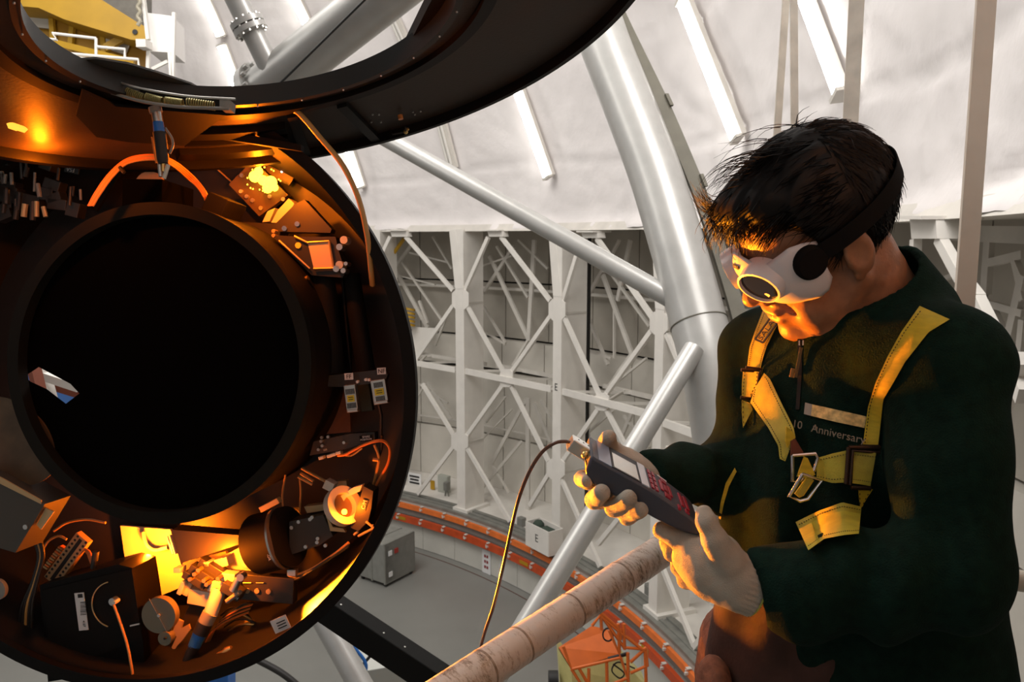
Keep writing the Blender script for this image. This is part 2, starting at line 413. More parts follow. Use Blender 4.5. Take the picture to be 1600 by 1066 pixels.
# ------------------------------------------------------------------ steel trusses standing on the rail
RF = 12.20; RB = 13.25
def bar(mb, a, b, w=0.075, r=RF, t=0.06):
    p = on_cyl(*a, r); q = on_cyl(*b, r); mb.beam(p, q, t, w, up=radial((p+q)/2)); return mb
def bar_part(name, parent, a, b, w=0.075, r=RF, m=None, t=0.06):
    mb = MB(); p = on_cyl(*a, r); q = on_cyl(*b, r); d = q-p; n = radial((p+q)/2); s = nrm(np.cross(d, n))
    mb.boxf((p+q)/2, s*w/2, n*t/2, d/2); return part(name, mb, m or M_WHITE, parent)
def column(px_face, w_px, label, box=False, letter=None, ytop=372):
    c = on_cyl(px_face, 600, RF-0.05); th = th_of(c); rd = radial(c); tg = np.array([rd[1], -rd[0], 0])  # tg: to the right
    root = empty('truss_column', cyl_pt(th, RF+0.2, ZR), label, 'column', 'steel truss columns round the dome wall')
    w = w_px
    m = MB(); m.boxf(cyl_pt(th, RF-0.03, (ZR+ZD)/2), rd*0.02, tg*w/2, (0, 0, (ZD-ZR)/2)); part('front_flange', m, M_WHITE, root)
    m = MB(); m.boxf(cyl_pt(th, RF+0.27, (ZR+ZD)/2)+tg*(w/2-0.02), rd*0.28, tg*0.018, (0, 0, (ZD-ZR)/2)); m.boxf(cyl_pt(th, RF+0.27, (ZR+ZD)/2)-tg*(w/2-0.02), rd*0.28, tg*0.018, (0, 0, (ZD-ZR)/2))
    m.boxf(cyl_pt(th, RF+0.54, (ZR+ZD)/2), rd*0.02, tg*w/2, (0, 0, (ZD-ZR)/2)); part('web', m, M_WHITE, root)
    # splayed head plate
    zt = ZD-0.02; p0 = cyl_pt(th, RF-0.056, 0)
    hw = w/2; o = np.array([0, 0, 1.0]); zk = ZD-1.25
    m = MB(); m.prism([p0-tg*(hw+.16)+o*zt, p0-tg*(hw-.02)+o*zt, p0+tg*hw+o*zk, p0-tg*hw+o*zk], rd*0.025); part('head_plate', m, M_WHITE, root)
    m = MB(); m.boxf(cyl_pt(th, RF+0.27, ZR+0.03), rd*.36, tg*(w/2+.1), (0, 0, .035)); part('base_plate', m, M_WHITE, root)
    for zz in (ZR+1.55, ZR+4.6):
        m = MB(); m.boxf(cyl_pt(th, RF+0.27, zz)+tg*(w/2+.002), rd*0.27, tg*0.012, (0, 0, 0.02)); part('stiffener', m, M_WHITE2, root)
    if letter:
        zc = on_cyl(px_face-2, 604, RF)[2]
        text(letter, cyl_pt(th, RF-0.054, zc)-tg*.02, tg, (0, 0, 1), 0.2, M_INK, root)
        # white ballast box at the foot
        bxp = cyl_pt(th, RF-0.24, ZR+0.27)-tg*0.12
        m = MB(); t = .02; L, Wd, H = .36, .17, .24
        m.boxf(bxp-rd*(Wd), rd*t/2, tg*L, (0, 0, H)); m.boxf(bxp+rd*(Wd), rd*t/2, tg*L, (0, 0, H)); m.boxf(bxp-tg*L, rd*Wd, tg*t/2, (0, 0, H)); m.boxf(bxp+tg*L, rd*Wd, tg*t/2, (0, 0, H)); m.boxf(bxp-np.array([0, 0, H]), rd*Wd, tg*L, (0, 0, t/2))
        b = empty('storage_box', bxp-np.array([0, 0, H]), 'open white metal box marked E at the foot of the lettered column', 'box')
        part('body', m, M_WHITE, b)
        m = MB(); m.sphere(bxp+np.array([0, 0, H*.7])-tg*.18, .12, 10); m.boxf(bxp+np.array([0, 0, H*.6])+tg*.1, rd*.09, tg*.13, (0, 0, .05)); part('contents', m, mat('dark_green_rags', (.04, .06, .045), .9), b, smooth=True)
        text(letter, bxp-rd*(Wd+.012)+tg*.0, tg, (0, 0, 1), 0.22, M_INK, b)
    return root
column(719, .25, 'white box-section column nearest the black instrument drum')
column(870, .25, 'white box-section column marked with the letter E', letter='E')
column(1028, .25, 'white column in front of the narrow tan wall, left of the great arch pipe')
column(1200, .25, 'white column hidden mostly behind the standing man')
column(592, .25, 'white column half hidden behind the rim of the black drum')

def bay(label, nodes_front, girder=None, caps=(), gussets=(), back=()):
    p0 = on_cyl(*nodes_front[0][0], RF); root = empty('truss_bay', (p0[0], p0[1], ZR), label, 'truss', 'bays of white lattice bracing round the dome wall')
    for a, b in nodes_front: bar_part('brace', root, a, b, 0.085 if abs(a[0]-b[0]) < 400 else .07)
    for c in caps:
        x0, x1, y0, y1 = c; P = [on_cyl(x0+3, y1, RF-.05), on_cyl(x0, y0, RF-.05), on_cyl(x1, y0, RF-.05), on_cyl(x1+2, y1, RF-.05)]
        m = MB(); rd = radial(P[0]); m.prism(P, rd*0.16); part('cap_bracket', m, M_WHITE, root)
        m = MB(); c0 = (P[1]+P[2])/2; d = (P[2]-P[1])/2; m.boxf(c0+rd*.1, d*1.05, rd*.2, (0, 0, .012)); part('cap_plate', m, M_WHITE, root)
    for (x, y, w, h) in gussets:
        P = [on_cyl(x+i*w, y+j*h, RF-.045) for i, j in ((-.5, -1), (.5, -1), (1, -.6), (1, .6), (.5, 1), (-.5, 1), (-1, .6), (-1, -.6))]
        m = MB(); m.prism(P, radial(P[0])*0.02); part('gusset_plate', m, M_WHITE, root)
    if girder:
        for k, (a, b) in enumerate(girder): bar_part('girder', root, a, b, 0.12, RF+.01)
        a, b = girder[0]; pa = on_cyl(*a, RF); pb = on_cyl(*b, RF)
        ra = radial(pa)*1.0; rb = radial(pb)*1.0; o = np.array([0, 0, .02])
        m = MB(); m.beam(pa+ra, pb+rb, .06, .08); part('rear_girder', m, M_WHITE2, root)
        K = 4
        for k in range(K):
            t0 = k/K; t1 = (k+1)/K; q0 = pa+(pb-pa)*t0+(ra if k % 2 else 0); q1 = pa+(pb-pa)*t1+(0 if k % 2 else rb)
            m = MB(); m.beam(q0, q1, .045, .045); part('lacing_bar', m, M_WHITE2, root)
    for a, b, w in back: bar_part('rear_brace', root, a, b, w, RB, M_WHITE2, 0.05)
    return root
bay('lattice bay left of the first white column, partly behind the drum rim',
    [((610, 370), (570, 455)), ((634, 370), (708, 454)), ((708, 478), (650, 562)), ((660, 600), (709, 680)), ((709, 698), (653, 772))],
    girder=[((600, 559), (712, 578))], caps=[(609, 635, 360, 370)],
    back=[((645, 380), (612, 425), .07), ((617, 420), (668, 512), .09), ((628, 410), (690, 500), .05), ((676, 370), (706, 420), .045), ((640, 395), (700, 410), .04), ((655, 470), (668, 505), .06), ((600, 425), (680, 445), .03), ((640, 640), (665, 600), .04), ((668, 598), (706, 655), .06), ((655, 600), (700, 630), .04), ((700, 490), (680, 540), .05)])
bay('lattice bay between the first white column and the column marked E',
    [((763, 371), (726, 455)), ((783, 370), (860, 470)), ((730, 478), (786, 580)), ((799, 582), (862, 492)), ((786, 602), (729, 682)), ((799, 603), (857, 721)), ((729, 699), (797, 815)), ((857, 742), (828, 790))],
    girder=[((727, 580), (862, 608))], caps=[(761, 784, 360, 370)], gussets=[(719, 468, 13, 16), (791, 591, 10, 14), (718, 690, 13, 14)],
    back=[((835, 375), (826, 532), .10), ((825, 622), (825, 800), .11), ((803, 385), (757, 455), .07), ((765, 400), (826, 530), .09), ((776, 385), (825, 465), .05), ((756, 480), (790, 536), .05), ((740, 420), (800, 400), .035), ((760, 520), (790, 538), .04), ((822, 625), (768, 725), .08), ((835, 630), (860, 690), .07), ((845, 625), (870, 670), .04), ((815, 690), (752, 765), .06), ((768, 725), (795, 770), .04), ((810, 375), (856, 420), .05), ((760, 660), (790, 620), .04), ((826, 530), (760, 640), .05), ((740, 700), (800, 640), .03)])
bay('lattice bay between the column marked E and the tan wall',
    [((909, 374), (880, 470)), ((933, 373), (1019, 495)), ((881, 494), (936, 616)), ((946, 618), (1018, 518)), ((935, 640), (877, 725)), ((948, 641), (1010, 760)), ((876, 746), (938, 886)), ((1000, 770), (935, 850))],
    girder=[((880, 612), (1024, 650))], caps=[(908, 933, 362, 372)], gussets=[(870, 484, 13, 17), (940, 628, 11, 14), (868, 733, 14, 16)],
    back=[((985, 375), (965, 470), .08), ((943, 420), (914, 470), .07), ((942, 430), (990, 560), .09), ((968, 375), (943, 425), .05), ((957, 430), (1015, 510), .05), ((916, 490), (950, 570), .06), ((912, 545), (955, 560), .05), ((1000, 540), (985, 570), .07), ((985, 555), (940, 620), .05), ((960, 600), (1010, 560), .04), ((990, 640), (955, 720), .07), ((975, 650), (1015, 700), .05), ((915, 680), (960, 640), .04), ((890, 780), (930, 720), .05), ((960, 560), (960, 480), .035), ((1000, 800), (960, 740), .05), ((912, 700), (960, 800), .04)])
bay('lattice bay to the right of the tan wall, seen round the arch pipe',
    [((1042, 490), (1032, 520)), ((1042, 522), (1095, 645)), ((1035, 640), (1000, 700)), ((1095, 650), (1140, 560)), ((1020, 850), (1085, 1010)), ((1085, 1012), (1150, 930)), ((1042, 700), (1100, 780))],
    girder=[((1036, 660), (1160, 705))], gussets=[(1029, 505, 14, 18)],
    back=[((1050, 560), (1070, 600), .05), ((1085, 600), (1060, 680), .05), ((1080, 700), (1120, 800), .08), ((1040, 930), (1110, 990), .06), ((1060, 880), (1120, 960), .05), ((1120, 870), (1075, 1000), .05), ((1060, 1000), (1120, 940), .04), ((1050, 960), (1090, 905), .04)])
bay('lattice bay on the right beyond the hanging tan strap',
    [((1431, 374), (1428, 470)), ((1468, 372), (1500, 430)), ((1526, 464), (1600, 620)), ((1600, 560), (1566, 640)), ((1500, 430), (1530, 470))],
    caps=[(1421, 1462, 340, 373)],
    back=[((1480, 364), (1620, 368), .14), ((1546, 375), (1540, 460), .10), ((1542, 412), (1600, 398), .07), ((1585, 400), (1600, 470), .05), ((1530, 470), (1600, 490), .06), ((1600, 430), (1575, 540), .10), ((1550, 480), (1575, 530), .05), ((1600, 500), (1590, 600), .08), ((1582, 398), (1600, 440), .05), ((1440, 450), (1490, 430), .04)])
# tan wall section behind the third column and the arch
m = MB(); m.prism([cyl_pt(th_of(on_cyl(1046, 500, 13.0)), 13.0, ZR), cyl_pt(th_of(on_cyl(1085, 500, 12.9)), 12.7, ZR), cyl_pt(th_of(on_cyl(1110, 500, 13.3)), 13.3, ZR)], (0, 0, ZD-ZR-.05))
wp = MB()
# dark vertical cable tray beside column E
m = MB(); p = on_cyl(919, 480, 13.0); rd = radial(p); tg = np.array([rd[1], -rd[0], 0]); m.boxf((p[0], p[1], (ZR+ZD)/2), rd*.03, tg*.035, (0, 0, (ZD-ZR)/2-.1))
tag(mesh_obj('cable_riser', m, M_DARK), 'narrow black vertical cable riser right of the column marked E', 'cable riser')
# junction box on a stand, right; boxes by first column
def jbox(px, py, w, h, label, m0=M_GREYBOX, r=12.6, legs=True):
    p = on_cyl(px, py, r); rd = radial(p); tg = np.array([rd[1], -rd[0], 0]); root = empty('junction_box', (p[0], p[1], ZR), label, 'junction box')
    m = MB(); m.boxf(p, rd*.06, tg*w/2, (0, 0, h/2)); part('enclosure', m, m0, root, bevel=.006)
    m = MB(); m.boxf(p-rd*.064, rd*.006, tg*w*.44, (0, 0, h*.44)); part('cover', m, m0, root, bevel=.003)
    if legs:
        for s in (-1, 1):
            m = MB(); q = p+tg*s*w*.25; m.tube([(q[0], q[1], p[2]-h/2), (q[0]+.02*s, q[1], p[2]-h*1.1), (q[0]+.02*s, q[1], ZR)], .018, 8); part('conduit', m, M_GREYRAIL, root, smooth=True)
    return root
jbox(1018, 928, .26, .30, 'grey junction box on conduits at the foot of the right truss', r=12.5)
jbox(748-54, 756, .30, .42, 'pale control cabinet beside the foot of the first white column', mat('pale_cabinet', (.42, .43, .38), .5), r=12.9)
jbox(698, 760, .1, .2, 'slim dark junction box beside the pale control cabinet', r=12.7)
jbox(815, 815, .16, .18, 'small grey junction box left of the white box marked E', r=12.45)
# sign on the low wall
p = on_cyl(760, 878, 12.04); rd = radial(p); tg = np.array([rd[1], -rd[0], 0]); m = MB(); m.boxf(p, rd*.005, tg*.13, (0, 0, .26))
sg = mesh_obj('wall_sign', m, M_LBL); tag(sg, 'white notice with red squares on the low wall', 'sign')
for k in range(3):
    for s in (-1, 1):
        m = MB(); m.boxf(p-rd*.007+tg*s*.035+np.array([0, 0, .12-.12*k]), rd*.003, tg*.025, (0, 0, .03)); part('red_square', m, mat('dark_red_print', (.25, .02, .02), .6), sg)
# warning notice on the wall, near the drum rim
p = on_cyl(648, 752, 13.0); rd = radial(p); tg = np.array([rd[1], -rd[0], 0]); m = MB(); m.boxf(p, rd*.01, tg*.2, (0, 0, .2)); sg = mesh_obj('wall_sign', m, M_LBL); tag(sg, 'white notice with black print behind the brace by the drum rim', 'sign')
for k in range(4): m = MB(); m.boxf(p-rd*.013+np.array([0, 0, .12-.08*k]), rd*.003, tg*(.15-.02*(k % 2)), (0, 0, .022)); part('print_line', m, M_INK, sg)
p = on_cyl(676, 758, 12.85); m = MB(); m.boxf(p, rd*.01, tg*.06, (0, 0, .11)); tag(mesh_obj('wall_sign', m, M_YELLOW), 'small yellow warning notice on the pale cabinet', 'sign')
# white sheet standing in the first bay and yellow hoses
P = [on_cyl(644, 511, 12.9), on_cyl(680, 513, 12.9), on_cyl(650, 556, 12.9), on_cyl(652, 560, 12.9), on_cyl(640, 560, 12.9)]
m = MB(); m.prism([P[0], P[1], P[2], P[4]], radial(P[0])*.03); tag(mesh_obj('gusset_sheet', m, M_WHITE), 'white triangular sheet in the bay beside the drum rim', 'panel')
m = MB(); m.tube([on_cyl(632, 372, 12.7), on_cyl(618, 392, 12.7), on_cyl(603, 412, 12.7)], .045, 8); tag(mesh_obj('yellow_pipe', m, M_YELLOW, smooth=True), 'short slanting yellow pipe at the top of the bay by the drum', 'pipe')
m = MB()
for k in range(5): m.ring(on_cyl(640, 485+k*6, 12.7), (0.2, .1, 1), .03, .13, .05, 14)
tag(mesh_obj('yellow_hose', m, M_YELLOW, smooth=True), 'coiled bright yellow hose just right of the drum rim', 'hose')
# transport case on the floor
c = on_z(600, 903, 0); rd = nrm([.55, .8, 0]); tg = np.array([rd[1], -rd[0], 0])
tc_ = empty('transport_case', c, 'grey wheeled transport case on the floor behind the drum rim', 'case')
m = MB(); m.boxf(c+rd*.1+np.array([0, 0, .50]), rd*.45, tg*.38, (0, 0, .42)); part('body', m, M_GREYBOX, tc_, bevel=.02)
for s in (-.36, 0, .36):
    m = MB(); m.boxf(c+rd*.1+tg*s+np.array([0, 0, .5]), rd*.46, tg*.02, (0, 0, .43)); part('edge_strip', m, M_GREYRAIL, tc_)
for s, t in ((-1, -1), (1, -1), (1, 1), (-1, 1)):
    m = MB(); q = c+rd*.1+tg*s*.32+rd*t*.38; m.tube([q+tg*-.02+np.array([0, 0, .05]), q+tg*.02+np.array([0, 0, .05])], .05, 12); part('wheel', m, M_INK, tc_, smooth=True)
for z in (.25, .7): m = MB(); m.boxf(c+rd*.1+tg*.385+rd*-.3+np.array([0, 0, z]), rd*.05, tg*.01, (0, 0, .05)); part('latch', m, M_LBL, tc_)
m = MB(); m.boxf(c+rd*.1+tg*.387+rd*-.12+np.array([0, 0, .7]), rd*.05, tg*.01, (0, 0, .05)); part('red_sticker', m, mat('red_print', (.35, .03, .02), .5), tc_)

# ------------------------------------------------------------------ fluorescent fixtures on the dome
LT = [((1064, 2), (1150, 219), 'long lit fluorescent light right of the great arch pipe', 1),
      ((1246, -30), (1312, 146), 'lit fluorescent light above the man, between the hanging straps', 1),
      ((806, 138), (855, 278), 'lit fluorescent light between the black lid and the arch pipe', 1),
      ((528, 190), (562, 294), 'lit fluorescent light beside the tan cable, under the black lid', 1),
      ((300, -40), (344, 58), 'uppermost left lit fluorescent light, seen through the lid opening', 1),
      ((344, 70), (378, 160), 'lit fluorescent light next to the bolted flange, through the lid opening', 1),
      ((440, -40), (480, 42), 'lit fluorescent light between the two silver pipes in the lid opening', 1),
      ((490, 75), (522, 150), 'lit fluorescent light just under the large silver pipe in the lid opening', 1),
      ((612, 28), (642, 95), 'unlit fluorescent light near the right edge of the lid opening', 0),
      ((683, 180), (705, 264), 'unlit fluorescent light above the long slanting pipe', 0)]
for a, b, lab, on in LT:
    p = on_dome(*a, RD-0.16); q = on_dome(*b, RD-0.16); d = nrm(q-p); n = nrm(np.array([CC[0], CC[1], ZD])-(p+q)/2); s = np.cross(d, n)
    if s[0] > 0: s = -s                               # s points left
    root = empty('fluorescent_light', (p+q)/2, lab, 'light', 'strip lights on the dome')
    m = MB(); m.boxf((p+q)/2-n*.05-s*.05, (q-p)/2, s*.10, n*.035); part('housing', m, M_WHITE2, root)
    for k in (0, 1):
        e = p if k == 0 else q; m = MB(); m.boxf(e-s*.02, d*.02, s*.10, n*.06); part('end_cap', m, M_WHITE2, root)
    for k in (0, 1):
        m = MB(); o = s*(.045-.09*k); m.tube([p+o+d*.03+n*.01, q+o-d*.03+n*.01], .036, 10); part('tube', m, M_TUBE if on else M_TUBE_OFF, root, smooth=True)
# ------------------------------------------------------------------ big pipes of the telescope structure
def pipe(name, pts, r, material, label, n=28, cat='pipe', smoothn=8, parent=None):
    P = curve_pts([at(*p) for p in pts], smoothn) if len(pts) > 2 else [at(*p) for p in pts]
    m = MB(); 
    if hasattr(r, '__len__'): rr = np.interp(np.linspace(0, 1, len(P)), np.linspace(0, 1, len(r)), r)
    else: rr = r
    m.tube(P, rr, n)
    o = mesh_obj(name, m, material, parent, smooth=True)
    return tag(o, label, cat) if parent is None else o
arch = empty('arch_pipe', at(1110, 700, 5.0), 'great curved silver arch pipe rising behind the man to the black lid', 'pipe')
AP = [(905, -60, 6.0), (942, 60, 5.85), (985, 170, 5.7), (1023, 270, 5.55), (1054, 370, 5.4), (1085, 480, 5.25), (1110, 580, 5.1), (1130, 700, 5.0), (1140, 830, 4.9)]
P = curve_pts([at(*p) for p in AP], 8); m = MB(); m.tube(P, 0.185, 40); part('pipe_wall', m, M_SILVER, arch, smooth=True)
SP = [(930, -60), (970, 30), (1028, 150), (1064, 232), (1100, 322), (1135, 430), (1160, 520), (1180, 620), (1190, 720)]
dd = [6.05, 5.9, 5.72, 5.6, 5.45, 5.3, 5.15, 5.05, 4.95]
Q = curve_pts([at(x, y, d+.02) for (x, y), d in zip(SP, dd)], 8)
m = MB()
for i in range(len(Q)-1):
    m.beam(Q[i], Q[i+1]+(Q[i+1]-Q[i])*.05, .095, .05, up=cF)
part('flat_rail', m, M_OLIVE, arch)
for k in (0.10, 0.27, .45, .62):
    i = int(k*len(Q)); m = MB(); m.boxf(Q[i]-cF*.035-nrm(np.cross(Q[i+1]-Q[i], cF))*(-.05), cR*.012, nrm(Q[i+1]-Q[i])*.05, cF*.02); part('bracket', m, M_OLIVE, arch)
# weld collar on the arch near its foot
i = int(.66*len(P)); m = MB(); m.tube([P[i], P[i]+(P[i+1]-P[i])*.12], .190, 40); part('weld_collar', m, M_OLIVE, arch, smooth=True)
pipe('slanting_pipe', [(560, 192, 6.4), (1075, 481, 5.25)], .068, M_SILVER, 'long straight silver pipe slanting down from under the lid to the arch pipe')
pipe('slanting_pipe', [(1085, 545, 5.0), (760, 1080, 4.18)], .066, M_SILVER, 'straight silver pipe slanting down left from the arch pipe, behind the hands')
# pipes through the lid opening
big = empty('bolted_pipe', at(440, 110, 4.2), 'large silver pipe with a black cable, seen through the lid opening', 'pipe')
m = MB(); m.tube([at(404, 148, 4.35), at(640, -40, 3.8)], .128, 36); part('pipe_wall', m, M_SILVER, big, smooth=True)
m = MB(); m.tube([at(420, 148, 4.18), at(600, -30, 3.62)], .006, 8); part('cable', m, M_CABLEB, big, smooth=True)
ax = nrm(at(640, -40, 3.8)-at(404, 148, 4.35))
c = at(404, 148, 4.35); m = MB(); m.tube([c, c+ax*.05], .165, 36); part('flange', m, M_SILVER, big, smooth=True)
a_, b_, _ = frame_of(ax)
for k in range(14):
    th = 2*PI*k/14; q = c+(math.cos(th)*a_+math.sin(th)*b_)*.147; m = MB(); m.tube([q, q+ax*.075], .012, 6); part('bolt', m, M_SILVER, big)
sml = empty('bolted_pipe', at(386, 38, 4.2), 'thinner silver pipe with a bolted ring flange joining the large silver pipe', 'pipe')
m = MB(); m.tube([at(350, -40, 4.1), at(428, 118, 4.2)], .058, 24); part('pipe_wall', m, M_SILVER, sml, smooth=True)
ax = nrm(at(428, 118, 4.2)-at(350, -40, 4.1)); c = at(384, 32, 4.12); m = MB(); m.tube([c, c+ax*.028], .088, 28); m.tube([c+ax*.036, c+ax*.064], .088, 28); part('flange', m, M_SILVER, sml, smooth=True)
a_, b_, _ = frame_of(ax)
for k in range(12):
    th = 2*PI*k/12; q = c-ax*.01+(math.cos(th)*a_+math.sin(th)*b_)*.076; m = MB(); m.tube([q, q+ax*.085], .008, 6); part('bolt', m, M_ALU, sml)
# hanging straps / legs on the right
M_STRAP = mat('tan_white_steel_strap', (0.70, 0.60, 0.50), 0.55, noise=0.06, nscale=6)
M_STRAP2 = mat('pale_painted_strap', (0.75, 0.69, 0.60), 0.5, noise=0.12, nscale=12)
def strap(p0, p1, w, t, label, yaw=0.0, m0=M_STRAP):
    p = at(*p0); q = at(*p1); d = nrm(q-p); s = nrm(np.cross(d, cF)); n = np.cross(s, d); s2 = s*math.cos(yaw)+n*math.sin(yaw); n2 = np.cross(d, s2)
    m = MB(); m.boxf((p+q)/2, s2*w/2, n2*t/2, (q-p)/2); o = mesh_obj('steel_strap', m, m0, bevel=.0015); return tag(o, label, 'strap', 'vertical steel straps behind the man')
strap((1543, -30, 2.2), (1469, 1000, 2.2), .059, .01, 'widest tan steel strap, rightmost, coming down behind his shoulder', 0.1)
strap((1340, -30, 2.7), (1288, 1000, 2.7), .05, .018, 'pale steel strap with a dark left edge just right of his hair top', -.45, M_STRAP2)
strap((1240, -30, 2.9), (1246, 1000, 2.9), .03, .008, 'narrow upright pale strap, right one of the pair above his head', 0.2, M_STRAP2)
strap((1230, -30, 2.95), (1168, 900, 2.95), .036, .006, 'slightly leaning pale strap, left one of the pair above his head', 0.5, M_STRAP2)
# mottled handrail in the foreground
def handrail():
    root = empty('handrail', at(900, 960, 1.38), 'scuffed off-white round handrail running under the gloved hands', 'rail')
    m_ = bpy.data.materials.new('scuffed_white_paint'); m_.use_nodes = True; nt = m_.node_tree; b = nt.nodes['Principled BSDF']; b.inputs['Roughness'].default_value = .42
    tc = nt.nodes.new('ShaderNodeTexCoord'); mp = nt.nodes.new('ShaderNodeMapping'); nt.links.new(tc.outputs['Object'], mp.inputs[0])
    d = nrm(at(1072, 836, 1.62)-at(660, 1110, 1.12))
    rot = Vector(d).to_track_quat('X', 'Z').inverted().to_euler(); mp.inputs['Rotation'].default_value = rot
    mp.vector_type = 'POINT'
    mp2 = nt.nodes.new('ShaderNodeMapping'); mp2.inputs['Scale'].default_value = (70, 26, 26); nt.links.new(mp.outputs[0], mp2.inputs[0])
    n1 = nt.nodes.new('ShaderNodeTexNoise'); n1.inputs['Scale'].default_value = 1; n1.inputs['Detail'].default_value = 6; n1.inputs['Roughness'].default_value = .85; nt.links.new(mp2.outputs[0], n1.inputs['Vector'])
    n2 = nt.nodes.new('ShaderNodeTexNoise'); n2.inputs['Scale'].default_value = 9; n2.inputs['Detail'].default_value = 3; nt.links.new(mp.outputs[0], n2.inputs['Vector'])
    ad = nt.nodes.new('ShaderNodeMath'); ad.operation = 'MULTIPLY_ADD'; ad.inputs[1].default_value = .35; nt.links.new(n2.outputs[0], ad.inputs[0]); nt.links.new(n1.outputs[0], ad.inputs[2])
    r = nt.nodes.new('ShaderNodeValToRGB'); nt.links.new(ad.outputs[0], r.inputs[0])
    e = r.color_ramp.elements; e[0].position = .68; e[0].color = (.62, .58, .51, 1); e[1].position = .86; e[1].color = (.10, .075, .05, 1)
    x = e.new(.765); x.color = (.42, .36, .28, 1)
    nt.links.new(r.outputs[0], b.inputs['Base Color'])
    m = MB(); m.tube([at(660, 1110, 1.12), at(1184, 761, 1.80)], .0305, 40); part('tube', m, m_, root, smooth=True)
    for k in (.33, .47, .2, .12):                     # pipe-clamp scars: raised rings of old tape
        p = at(660, 1110, 1.12); q = at(1184, 761, 1.80); c = p+(q-p)*k; m = MB(); m.tube([c, c+d*.004], .0309, 40); part('scuffed_band', m, mat('worn_band', (.28, .23, .17), .6, noise=.4, nscale=90), root, smooth=True)
    return root
handrail()
pipe('side_rail', [(1545, 900, 1.47), (1640, 915, 1.47)], .020, mat('cream_rail_paint', (.62, .58, .48), .4), 'short cream rail end at the right edge behind his back')
# lower left: black beam, pale pipe, grey box, cable under the drum
m = MB(); p = at(470, 920, 3.2); q = at(740, 1100, 3.0); m.beam(p, q, .10, .10, up=cU); o = mesh_obj('black_beam', m, M_BLACKM, bevel=.004); tag(o, 'black square beam slanting down right from under the drum', 'beam')
for k in (.25, .5, .62): m = MB(); c = p+(q-p)*k+cU*.05-cF*.02; m.sphere(c, .006, 6); part('bolt', m, M_ALU, o)
pipe('support_pipe', [(490, 940, 4.2), (585, 1110, 4.0)], .062, M_SILVER, 'pale grey pipe going steeply down below the drum')
c = at(598, 1045, 5.0); bx = empty('grey_box', c, 'pale grey metal box with a round port below the black beam', 'box')
ex = nrm([.9, .3, 0]); ey = nrm([-.3, .9, 0]); m = MB(); m.boxf(c, ex*.14, ey*.2, (0, 0, .12)); part('body', m, mat('pale_grey_box', (.40, .41, .38), .5), bx, bevel=.006)
m = MB(); m.boxf(c+ex*.145, ex*.008, ey*.09, (0, 0, .08)); part('end_plate', m, M_GREYRAIL, bx); m = MB(); m.disc(c+ex*.15, ex, .035, .01, 18); part('port', m, M_INK, bx, smooth=True)
pipe('signal_cable', [(535, 985, 4.6), (552, 1010, 4.6), (572, 1040, 4.6), (560, 1075, 4.6)], .010, M_BLUE, 'thin blue cable hanging beside the pale grey pipe')
pipe('signal_cable', [(548, 985, 4.65), (566, 1004, 4.65), (580, 1020, 4.65), (566, 1040, 4.65)], .009, M_CABLEB, 'thin black cable hanging beside the grey box')
pipe('floor_cable', [(380, 1020, 7.0), (440, 1052, 7.0), (480, 1085, 7.0)], .03, M_CABLEB, 'thick black cable low at the left under the drum')
m = MB(); c = at(345, 1065, 3.5); m.boxf(c, cR*.05, cF*.05, cU*.12); tag(mesh_obj('blue_bin', m, M_BLUE, bevel=.006), 'bright blue box edge peeking out below the drum rim', 'box')
